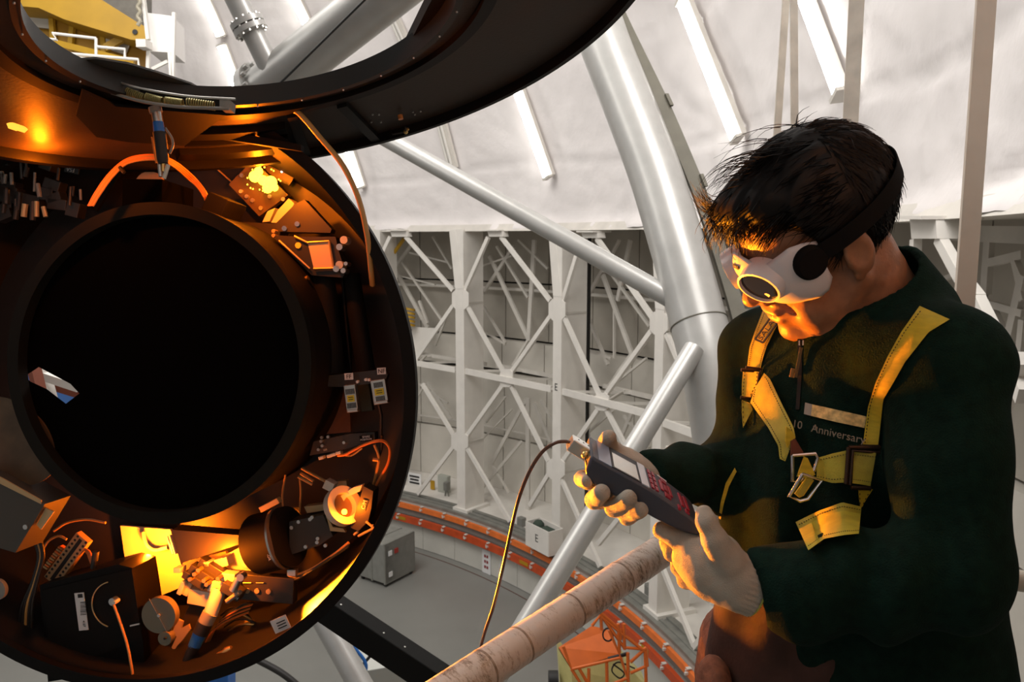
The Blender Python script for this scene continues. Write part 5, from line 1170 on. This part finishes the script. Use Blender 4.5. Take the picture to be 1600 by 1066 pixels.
def sd_jacket(P):
    q = P
    d = sd_torso(P)
    d = smin(d, s_caps(P, shR, elR, .062, .056), .03)
    d = smin(d, s_caps(P, elR, wrR, .056, .042), .015)
    d = smin(d, s_caps(P, at(1190, 740, 1.25), at(1205, 990, 1.24), .060, .072), .05)
    # near arm
    a = s_caps(P, shL, elL, .074, .066)
    f = s_caps(P, elL, wrL, .066, .043)
    f = smin(f, s_caps(P, at(1400, 905, .965), at(1250, 925, .99), .066, .058), .03)
    d = smin(d, smin(a, f, .02), .016)
    # collar
    col = s_caps(P, colC-colA*.085, colC, .090, .080); inner = s_caps(P, colC-colA*.03, colC+colA*.10, .066, .073)
    top = ((P-colC.astype(np.float32))@colA.astype(np.float32))
    col = smax(smax(col, top, .012), -inner, .008)
    d = smin(d, col, .018)
    d = smax(d, -inner, .006)
    # sleeve opening at the cuff
    w = nrm(wrL-elL); cut = ((P-(wrL+w*.006).astype(np.float32))@w.astype(np.float32))
    d = np.where(np.sqrt(((P-wrL.astype(np.float32))**2).sum(-1)) < .09, smax(d, cut, .006), d)
    w = nrm(wrR-elR); cut = ((P-(wrR+w*.0).astype(np.float32))@w.astype(np.float32))
    d = np.where(np.sqrt(((P-wrR.astype(np.float32))**2).sum(-1)) < .08, smax(d, cut, .006), d)
    # folds
    def folds(P, a, b, amp, freq, ph, rmax=.13):
        a = a.astype(np.float32); b = b.astype(np.float32); ax = (b-a)/np.linalg.norm(b-a); t = (P-a)@ax; rr = np.sqrt((((P-a)-t[..., None]*ax)**2).sum(-1)); L = float(np.linalg.norm(b-a))
        e = np.clip(1-np.abs(t/L-.5)*1.9, 0, 1)*np.clip((rmax-rr)/.03, 0, 1)
        side = (P-a)@np.float32([.5, .3, .8]); return amp*e*np.sin(t*freq+side*22+ph+1.2*np.sin(side*30+t*20))
    d = d+folds(P, shL, elL, .0048, 60, .5)+folds(P, elL, wrL, .0065, 85, 1.4)+folds(P, shR, elR, .0050, 75, 2)+folds(P, elR, wrR, .0060, 95, .3)
    # long drapes down the chest front
    sx = (P@np.float32([.75, -.55, .12])); g = np.clip((.0+CZ-.12-P[..., 2])/.12, 0, 1)*np.clip((P[..., 2]-6.5)/.1, 0, 1)
    d = d+.0042*g*np.sin(sx*75+2.5*np.sin(P[..., 2]*9)+1)
    d = d+.0022*vnoise(P, 34, 3)
    # gather at the near cuff
    t = (P-wrL.astype(np.float32)); r_ = np.sqrt((t**2).sum(-1)); d = d+.0022*np.clip(1-r_/.07, 0, 1)*np.sin(r_*230)
    hem = 6.515+.012*np.sin(P[..., 0]*14)
    return smax(d, hem-P[..., 2], .012)
jk, JV, JF = sdf_obj('fleece_jacket', sd_jacket, (.14, .80, 6.47), (.90, 1.56, 7.20), .0056, M_FLEECE, man)
JT = BVHTree.FromPolygons([tuple(p) for p in JV], [tuple(int(i) for i in f) for f in JF])
def onj(px, py, off=.004, tree=JT, dflt=1.05):
    d = ray(px, py); L = np.linalg.norm(d); h = tree.ray_cast(V3(CAM), V3(d/L)); 
    return (h[3]/L-off) if h[0] is not None else None
# lower jacket hem, its brown stands for orange light; trousers, legs and boots
def sd_hem(P):
    d = s_caps(P, at(1262, 935, 1.22), at(1250, 1085, 1.22), .135, .145); d = smin(d, s_caps(P, at(1330, 900, 1.2), at(1345, 1100, 1.2), .13, .14), .05)
    sx = P@np.float32([.8, -.5, 0]); d = d+.0045*np.sin(sx*80+2*np.sin(P[..., 2]*14))+.002*vnoise(P, 40, 5)
    return smax(smax(d, P[..., 2]-6.68, .01), 6.475+.02*np.sin(P[..., 0]*10)-P[..., 2], .01)
sdf_obj('jacket_hem', sd_hem, (.18, .95, 6.42), (.82, 1.50, 6.72), .006, M_HEM, man)
hipL = np.array([.56, 1.13, 6.42]); hipR = np.array([.42, 1.26, 6.42])
def sd_leg(P):
    d = s_caps(P, np.array([.44, 1.20, 6.46]), np.array([.60, 1.22, 6.48]), .13, .14)
    for h, kx, fx in ((hipL, (.50, 1.08, 6.06), (.56, 1.14, 5.75)), (hipR, (.34, 1.24, 6.06), (.40, 1.30, 5.75))):
        d = smin(d, s_caps(P, h, kx, .098, .066), .05); d = smin(d, s_caps(P, kx, fx, .066, .056), .03)
    d = smin(d, s_ell(P, at(1118, 1062, 1.16), (.022, .04, .03)), .02)
    return d+.004*vnoise(P, 38, 7)+.002*vnoise(P, 95, 9)
sdf_obj('trousers', sd_leg, (.12, .90, 5.68), (.76, 1.45, 6.66), .0085, M_TROUS, man)
for fx in ((.56, 1.14), (.40, 1.30)):
    def sd_boot(P, fx=fx):
        d = s_caps(P, (fx[0], fx[1], 5.80), (fx[0], fx[1], 5.72), .060, .058); d = smin(d, s_ell(P, (fx[0]-.08, fx[1]-.03, 5.70), (.11, .052, .042)), .04)
        return smax(d, 5.662-P[..., 2], .004)
    sdf_obj('boot', sd_boot, (fx[0]-.22, fx[1]-.12, 5.64), (fx[0]+.10, fx[1]+.10, 5.88), .008, mat('black_boot_leather', (.02, .018, .016), .5), man)
# pocket zips
def surf_strip(name, left, right, material, parent, n=24, m_=5, off=.006, thick=.0022, tree=None, smooth_d=3, dmin=None):
    def rs_(P, n):
        P = np.array(P, float); s = np.r_[0, np.cumsum(np.hypot(*np.diff(P, axis=0).T))]; t = np.linspace(0, s[-1], n); return np.c_[np.interp(t, s, P[:, 0]), np.interp(t, s, P[:, 1])]
    A = rs_(left, n); B = rs_(right, n); D_ = np.full((n, m_), np.nan); XY = np.zeros((n, m_, 2))
    for i in range(n):
        for j in range(m_):
            p = A[i]+(B[i]-A[i])*j/(m_-1); XY[i, j] = p; v = onj(p[0], p[1], 0, tree or JT)
            if v is not None: D_[i, j] = v
    med = np.nanmedian(D_); 
    for i in range(n):
        for j in range(m_):
            if np.isnan(D_[i, j]): k = D_[i][~np.isnan(D_[i])]; D_[i, j] = k.mean() if len(k) else med
    if dmin is not None: D_ = np.minimum(D_, dmin)
    for _ in range(smooth_d):
        E = np.pad(D_, 1, mode='edge'); Sm = (E[:-2, 1:-1]+E[2:, 1:-1]+E[1:-1, :-2]+E[1:-1, 2:]+2*D_)/6; D_ = np.minimum(Sm, D_+.0015)
    Fr = np.array([[at(*XY[i, j], D_[i, j]-off) for j in range(m_)] for i in range(n)]); Bk = np.array([[at(*XY[i, j], D_[i, j]-off+thick) for j in range(m_)] for i in range(n)])
    mb = MB(); mb.grid(Fr); mb.grid(Bk)
    N = n*m_; loop = [(0, j) for j in range(m_)]+[(i, m_-1) for i in range(1, n)]+[(n-1, j) for j in range(m_-2, -1, -1)]+[(i, 0) for i in range(n-2, 0, -1)]
    L = [i*m_+j for i, j in loop]; mb.f += [(L[k], L[(k+1) % len(L)], L[(k+1) % len(L)]+N, L[k]+N) for k in range(len(L))]
    o = part(name, mb, material, parent, smooth=True)
    return o, XY, D_-off
def stitches(XY, D_, parent, j, n=26, m0=None, w=.0009, inset=.12):
    nn = XY.shape[0]; k = 0
    mb = MB()
    for i in np.linspace(.03, .97, n):
        t = i*(nn-1); a = int(t); f = t-a; a2 = min(a+1, nn-1); P = lambda tt: None
        jj = inset if j == 0 else 1-inset; q = jj*(XY.shape[1]-1); b = int(q); g = q-b; b2 = min(b+1, XY.shape[1]-1)
        def val(Z, tt):
            a = int(tt); f = tt-a; a2 = min(a+1, nn-1); return (Z[a, b]*(1-f)+Z[a2, b]*f)*(1-g)+(Z[a, b2]*(1-f)+Z[a2, b2]*f)*g
        p0 = at(*val(XY, t), val(D_, t)-.0006); t2 = min(t+.45*(nn-1)/n, nn-1.001); p1 = at(*val(XY, t2), val(D_, t2)-.0006)
        mb.beam(p0, p1, w, .0006, up=cF)
    o = part('stitching', mb, m0 or M_INK, parent); o['kind'] = 'stuff'; return o
hn = empty('safety_harness', at(1300, 650, 1.0), 'yellow webbing safety harness with dark buckles worn over the green fleece', 'harness')
def web(left, right, name='webbing_strap', material=M_WEB, st=(0, 1), off=.007, ns=26, **k):
    o, XY, D_ = surf_strip(name, left, right, material, hn, off=off, **k)
    for j in st: stitches(XY, D_, o, j, ns)
    return o, XY, D_
web([(1437, 478), (1408, 519), (1388, 555), (1368, 598), (1356, 637), (1348, 697)], [(1484, 499), (1451, 519), (1414, 566), (1396, 598), (1380, 625), (1372, 697)], n=40, st=(0,), ns=44)
sR, XY_, D_1 = web([(1194, 480), (1179, 519), (1171, 543), (1167, 575)], [(1222, 493), (1199, 539), (1192, 560), (1188, 577)], n=30, ns=30)
web([(1161, 579), (1159, 600), (1159, 620)], [(1186, 581), (1185, 600), (1172, 622)], ns=8, n=12)
web([(1159, 625), (1159, 645), (1161, 669)], [(1172, 630), (1176, 640), (1168, 655)], ns=6, n=12, st=(0,))
web([(1179, 608), (1172, 629), (1200, 668), (1216, 697), (1218, 717), (1227, 721)], [(1194, 583), (1203, 592), (1222, 632), (1240, 668), (1243, 684), (1233, 705)], material=M_WEBD, off=.016, ns=34, n=30)
web([(1276, 716), (1300, 709), (1327, 703)], [(1276, 748), (1300, 755), (1327, 754)], material=M_WEBD, off=.016, ns=12, n=14)
web([(1331, 704), (1350, 706), (1369, 708)], [(1329, 755), (1345, 757), (1360, 760)], material=M_WEBD, off=.014, ns=10, n=14)
web([(1341, 763), (1342, 778), (1344, 793)], [(1364, 765), (1355, 778), (1347, 793)], off=.008, ns=5, n=8)
web([(1243, 816), (1280, 798), (1316, 785), (1346, 792)], [(1263, 860), (1288, 842), (1320, 836), (1342, 834)], material=M_WEBD, off=.022, ns=26, n=24)
web([(1148, 731), (1134, 755), (1126, 785), (1123, 810)], [(1151, 737), (1139, 760), (1131, 787), (1126, 812)], st=(), off=.004, n=16)
def jp(x, y, off): v = onj(x, y, off); return at(x, y, v if v is not None else 1.1)
def loop(name, pts, r, material, off=.02, closed=True, parent=None):
    P = [jp(x, y, off) for x, y in pts]; dm = np.mean([(p-CAM)@cF for p in P]); P = [at(x, y, dm) for x, y in pts]
    if closed: P = P+[P[0]]
    m = MB(); m.tube(P, r, 10); return part(name, m, material, parent or hn, smooth=True)
M_BUCK = mat('dark_buckle_steel', (.05, .03, .02), .35, metal=.6)
loop('slider_buckle', [(1165, 574), (1190, 577), (1187, 584), (1183, 612), (1187, 613)], .0022, M_BUCK, .012, False)
loop('slider_buckle', [(1158, 578), (1187, 580)], .0028, M_BUCK, .012, False); loop('slider_buckle', [(1157, 621), (1174, 624)], .0028, M_BUCK, .012, False)
loop('slider_buckle', [(1326, 699), (1375, 700), (1374, 707), (1332, 704), (1328, 758), (1322, 756)], .0028, M_BUCK, .016, True)
loop('slider_buckle', [(1344, 698), (1374, 699)], .0032, M_BUCK, .014, False); loop('slider_buckle', [(1330, 762), (1360, 763)], .003, M_BUCK, .014, False)
loop('chest_buckle', [(1238, 712), (1274, 709), (1278, 716), (1272, 735), (1250, 752), (1238, 752)], .0026, M_STEEL, .030)
loop('chest_buckle', [(1254, 741), (1284, 751), (1262, 780), (1250, 783), (1233, 776)], .0026, M_STEEL, .040)
def flat(name, pts, off, th, material, parent=None):
    P = [jp(x, y, off) for x, y in pts]; dm = np.mean([(p-CAM)@cF for p in P]); m = MB(); m.prism([at(x, y, dm) for x, y in pts], cF*th); return part(name, m, material, parent or hn)
flat('webbing_loop', [(1246, 745), (1257, 714), (1262, 716), (1274, 742), (1262, 748)], .032, .003, M_WEB)
flat('webbing_loop', [(1262, 744), (1272, 751), (1256, 775), (1249, 778), (1242, 772)], .036, .003, M_WEB)
flat('webbing_loop', [(1229, 667), (1236, 672), (1243, 683), (1236, 690), (1231, 700), (1228, 690)], .024, .004, M_WEB)
flat('leather_keeper', [(1236, 690), (1243, 686), (1256, 708), (1240, 712), (1236, 720)], .018, .003, mat('red_brown_leather', (.12, .035, .02), .6))
for k in range(4): loop('webbing_ridge', [(1266-k*3+4, 747+k*1), (1251-k*2+2, 775-k*.5)], .0006, M_WEBD, .0375, False)
# maker's label on the far shoulder strap
P_ = lambda u, v: jp(*((np.array([1198, 500])*(1-u)*(1-v)+np.array([1216, 510])*u*(1-v)+np.array([1181, 526])*(1-u)*v+np.array([1199, 532])*u*v)), .0095)
cc = P_(.5, .5); eu = nrm(P_(1, .5)-P_(0, .5)); ev = nrm(P_(.5, 1)-P_(.5, 0)); nn = nrm(np.cross(eu, ev)); nn = nn if nn@cF < 0 else -nn
lw_, lh_ = .0095, .019
m = MB(); z = cc+nn*.0012
for a, b in (((-1, -1), (1, -1)), ((1, -1), (1, 1)), ((1, 1), (-1, 1)), ((-1, 1), (-1, -1))): m.beam(z+eu*a[0]*lw_+ev*a[1]*lh_, z+eu*b[0]*lw_+ev*b[1]*lh_, .003, .0012, up=nn)
part('label_frame', m, M_INK, hn)
text('SALA', z+nn*.0002, -ev, eu if np.cross(-ev, eu)@nn > 0 else -eu, .0150, M_INK, hn)
# embroidery and reflective patch on the chest
def on_chest(name, pts, off, th, material): return flat(name, pts, off, th, material, man)
surf_strip('reflective_patch', [(1269, 632), (1310, 641), (1354, 651)], [(1267, 650), (1308, 660), (1351, 669)], mat('gold_reflective_patch', (.75, .52, .20), .5, noise=.35, nscale=160), man, off=.004, n=20, m_=5)
surf_strip('patch_end', [(1258, 629), (1269, 632)], [(1256, 647), (1267, 650)], mat('grey_patch', (.35, .33, .28), .6), man, off=.0045, n=5, m_=4)
c1 = jp(1262, 668, .006); c2 = jp(1322, 682, .006); ru = nrm(c2-c1); text('10   Anniversary', jp(1293, 675, .008), ru, cU, .0155, mat('pale_thread', (.22, .19, .14), .7), man, name='embroidery', extrude=.0003)
text('th', jp(1274, 668, .008), ru, cU, .009, mat('pale_thread', (.22, .19, .14), .7), man, name='embroidery', extrude=.0003)
# zip down the front with pull tab
surf_strip('zip_tape', [(1246, 530), (1247, 580), (1243, 640)], [(1252, 530), (1253, 580), (1249, 640)], mat('zip_tape', (.012, .010, .008), .8), man, off=.003, n=20, m_=3)
for k, x in enumerate((1249, 1255)): m = MB(); p = jp(x, 536, .008); m.boxf(p, cR*.0011, cF*.001, cU*.0038); part('zip_slider', m, M_STEEL, man, bevel=.0005)
m = MB(); p0 = jp(1252, 543, .008); p1 = jp(1243, 590, .010); m.beam(p0, p1, .0045, .0012, up=cF); part('zip_pull', m, mat('olive_zip_pull', (.10, .075, .03), .6), man)
m = MB(); p0 = jp(1240, 576, .011); p1 = jp(1237, 590, .011); m.beam(p0, p1, .007, .0012, up=cF); part('zip_pull_tip', m, mat('gold_pull_tip', (.30, .18, .06), .5), man)
# ------------------------------------------------------------------ hand-held meter
wv = cF*.080+cU*.018+cR*.005                         # across the meter: away from us
EN = [((932, 719), 1.075), ((972, 740), 1.062), ((1012, 762), 1.050), ((1060, 795), 1.034), ((1090, 820), 1.024)]
def dn(px): return float(np.interp(px, [915, 1098], [1.080, 1.022]))
prof_ = [(924, 712), (932, 718), (972, 740), (1012, 762), (1040, 780), (1062, 796), (1082, 811), (1093, 822), (1099, 832), (1092, 838), (1072, 834), (1049, 825), (1022, 811), (975, 783), (929, 760), (918, 746), (914, 738)]
met = empty('handheld_meter', at(1010, 775, 1.06), 'dark blue-grey handheld meter with red keys and a screen, held in both gloves', 'meter')
M_MET = mat('blue_grey_casing', (.030, .036, .052), .48, bump=.1, bscale=600, bdist=.001)
m = MB(); m.prism([at(x, y, dn(x)) for x, y in prof_], wv); part('casing', m, M_MET, met, smooth=True, bevel=.0035)
def mtop(s, q, off=.0006):                           # point on the face: s pixel x along the near edge, q 0..1 across
    x = s; y = float(np.interp(x, [p[0] for p in prof_[:9]], [p[1] for p in prof_[:9]])); p = at(x, y, dn(x)); 
    y2 = float(np.interp(x+4, [p[0] for p in prof_[:9]], [p[1] for p in prof_[:9]])); t = nrm(at(x+4, y2, dn(x+4))-p); n = nrm(np.cross(t, wv)); n = n if n@cU > 0 else -n
    return p+wv*q+n*off, t, n
def mquad(name, s0, s1, q0, q1, th, material, parent=None, off=.0003, bevel=0):
    K = 6; rows = [[mtop(s0+(s1-s0)*i/K, q, off+th)[0] for q in (q0, q1)] for i in range(K+1)]; rb = [[mtop(s0+(s1-s0)*i/K, q, off-.002)[0] for q in (q0, q1)] for i in range(K+1)]
    m = MB(); n = K+1; V = [p for r in rows for p in r]+[p for r in rb for p in r]
    F = [(2*i, 2*i+1, 2*i+3, 2*i+2) for i in range(K)]+[(2*n+2*i, 2*n+2*i+2, 2*n+2*i+3, 2*n+2*i+1) for i in range(K)]+[(2*i, 2*i+2, 2*n+2*i+2, 2*n+2*i) for i in range(K)]+[(2*i+1, 2*n+2*i+1, 2*n+2*i+3, 2*i+3) for i in range(K)]+[(0, 2*n, 2*n+1, 1), (2*K, 2*K+1, 2*n+2*K+1, 2*n+2*K)]
    m.add(V, F); return part(name, m, material, parent or met, bevel=bevel)
M_MG = mat('pale_blue_grey_panel', (.20, .23, .29), .4); M_MW = mat('pale_strip', (.52, .53, .56), .4)
mquad('top_band', 936, 956, .03, .97, .0006, M_MG)
scr = mquad('screen_frame', 957, 1003, .04, .97, .0005, M_INK); mquad('screen', 960, 999, .08, .74, .0010, mat('lcd_screen', (.36, .34, .27), .25, spec=.6), scr)
mquad('pale_strip', 1003, 1015, .03, .97, .0007, M_MW)
RK = mat('red_key_rubber', (.30, .006, .02), .35)
for r_ in range(2):
    for q in range(4): mquad('red_key', 1019+r_*7, 1023.5+r_*7, .10+q*.21, .26+q*.21, .0016, RK, bevel=.0005)
for a, b, c, d in ((1036, 1041, .30, .70), (1050, 1055, .30, .70), (1041, 1050, .12, .28), (1041, 1050, .72, .88), (1042.5, 1048.5, .38, .62), (1060, 1064, .0, .14), (1068, 1073, .25, .75), (1076, 1081, .25, .75), (1072, 1078, .05, .17)): mquad('red_key', a, b, c, d, .0016, RK, bevel=.0005)
mquad('red_print', 1038, 1053, .93, .97, .0004, M_LBL)
# connector block and cable
con = part('connector_block', MB().boxf(at(906, 701, 1.12), nrm(at(925, 712, 1.12)-at(890, 690, 1.12))*.017, nrm(cF*.9+cU*.2)*.012, nrm(np.cross(nrm(at(925, 712, 1.12)-at(890, 690, 1.12)), nrm(cF*.9+cU*.2)))*.0095), M_ALU, met, bevel=.0015)
axc = nrm(at(925, 712, 1.12)-at(890, 690, 1.12)); upc = nrm(np.cross(axc, nrm(cF*.9+cU*.2))); upc = upc if upc@cU > 0 else -upc
for k in (-1, 0, 1):
    m = MB(); c = at(906, 701, 1.115)+axc*k*.008+upc*.0098; m.disc(c, upc, .0014, .0006, 10); part('screw_hole', m, M_INK, con)
m = MB(); m.tube([at(916, 712, 1.100), at(924, 718, 1.100)], [.0045, .0055], 12); m.sphere(at(914, 711, 1.098), .0055, 10); part('brass_fitting', m, M_BRASS, met, smooth=True)
m = MB(); m.tube([at(914, 715, 1.09), at(918, 730, 1.085), at(921, 742, 1.08)], .0012, 8); part('wire', m, M_CABLEB, met, smooth=True)
m = MB(); m.tube(curve_pts([at(892, 692, 1.12), at(882, 690, 1.12), at(866, 693, 1.12), at(846, 708, 1.13), (at(826, 740, 1.14)), at(809, 785, 1.16), at(796, 840, 1.19), at(784, 895, 1.22), at(771, 948, 1.27), at(757, 990, 1.31), at(750, 1022, 1.35), at(748, 1075, 1.4)], 8), .0026, 12)
M_PROBE = mat('glossy_dark_cable', (.09, .035, .015), .3, coat=.3); part('probe_cable', m, M_PROBE, met, smooth=True)

# ------------------------------------------------------------------ gloved hands
def chain(P, pts, k=.006):
    d = None
    for i in range(len(pts)-1):
        (x0, y0, z0, r0), (x1, y1, z1, r1) = pts[i], pts[i+1]; e = s_caps(P, at(x0, y0, z0), at(x1, y1, z1), r0, r1); d = e if d is None else smin(d, e, k)
    return d
# near (left) hand
def sd_gl(P):
    pa = s_caps(P, at(1158, 912, 1.015), at(1108, 884, 1.03), .031, .036); pa = smin(pa, s_caps(P, at(1120, 900, 1.04), at(1078, 872, 1.055), .034, .024), .02)
    pa = smin(pa, s_caps(P, at(1128, 862, 1.02), at(1085, 852, 1.045), .022, .017), .018)
    d = smin(pa, chain(P, [(1140, 880, .995, .020), (1118, 845, .990, .0155), (1104, 818, .992, .0125), (1100, 802, 1.0, .0108)]), .014)           # thumb
    d = smin(d, chain(P, [(1084, 848, 1.045, .0140), (1058, 842, 1.055, .0130), (1034, 829, 1.068, .0120)]), .007)     # index
    f2 = chain(P, [(1080, 872, 1.060, .0135), (1052, 864, 1.078, .0125), (1042, 846, 1.100, .0115)]); d = smin(d, f2, .005)
    f3 = chain(P, [(1084, 893, 1.062, .0130), (1062, 886, 1.085, .0122), (1056, 868, 1.110, .0112)]); d = smin(d, f3, .005)
    f4 = chain(P, [(1094, 912, 1.060, .0125), (1072, 906, 1.082, .0115), (1068, 890, 1.105, .0105)]); d = smin(d, f4, .005)
    w = s_caps(P, at(1156, 912, 1.01), at(1190, 922, 1.01), .034, .037)
    ax = nrm(at(1190, 922, 1.01)-at(1150, 908, 1.01)).astype(np.float32); t = (P-at(1150, 908, 1.01).astype(np.float32))@ax
    q = P-at(1150, 908, 1.01).astype(np.float32); e1 = nrm(np.cross(ax, cF)).astype(np.float32); e2 = np.cross(ax, e1).astype(np.float32); an = np.arctan2(q@e2, q@e1)
    w = w+.0013*np.sin(an*30)*np.clip(t/.01, 0, 1)
    d = smin(d, w, .012)
    d = d+.0007*vnoise(P, 150, 2)+.0012*vnoise(P, 60, 4)
    return smax(d, ((P-at(1181, 918, 1.01).astype(np.float32))@ax), .002)
gl, _, _ = sdf_obj('glove', sd_gl, at(1120, 880, 1.05)+np.array([-.13, -.11, -.11]), at(1120, 880, 1.05)+np.array([.11, .10, .11]), .0020, M_GLOVE, man)
ax = nrm(at(1190, 922, 1.01)-at(1150, 908, 1.01)); m = MB(); c = at(1181, 918, 1.01); a_, b_, _ = frame_of(ax)
m.tube([c+(math.cos(t)*a_+math.sin(t)*b_)*.0355 for t in np.linspace(0, 2*PI, 49)], .0013, 8); hm = part('cuff_hem', m, mat('lime_hem', (.42, .42, .08), .8), gl, smooth=True)
# far (right) hand, palm behind the meter, finger tips round its lower edge
def sd_gr(P):
    d = s_caps(P, at(1012, 752, 1.175), at(975, 742, 1.180), .034, .038); d = smin(d, s_caps(P, at(985, 748, 1.19), at(945, 725, 1.185), .030, .026), .02)
    d = smin(d, chain(P, [(975, 722, 1.19, .016), (955, 705, 1.175, .0140), (949, 692, 1.160, .0125), (951, 684, 1.150, .0115)]), .014)      # thumb over the far edge
    for pts in ([(945, 745, 1.18, .0120), (918, 752, 1.150, .0112), (910, 748, 1.115, .0105), (917, 752, 1.085, .0095)],
                [(955, 760, 1.18, .0125), (936, 781, 1.140, .0125), (929, 781, 1.100, .0125), (940, 770, 1.064, .0120)],
                [(970, 768, 1.18, .0125), (961, 794, 1.140, .0125), (960, 793, 1.095, .0125), (982, 779, 1.052, .0115)],
                [(985, 772, 1.175, .0115), (982, 805, 1.130, .0115), (981, 807, 1.090, .0115), (1001, 797, 1.052, .0105)]):
        d = smin(d, chain(P, pts), .004)
    return d+.0006*vnoise(P, 150, 5)
sdf_obj('glove', sd_gr, at(965, 745, 1.12)+np.array([-.10, -.12, -.09]), at(965, 745, 1.12)+np.array([.09, .12, .09]), .0020, M_GLOVE, man)
# platform he stands on, below the frame
m = MB(); m.box(-.4, 2.0, .4, 1.75, 5.60, 5.655); struct('floor_platform', m, M_GREYRAIL)
for s_ in ((-.35, .45), (1.95, .45), (-.35, 1.7), (1.95, 1.7)):
    m = MB(); m.box(s_[0]-.04, s_[0]+.04, s_[1]-.04, s_[1]+.04, 0, 5.60); struct('trim_3', m, M_GREYRAIL)
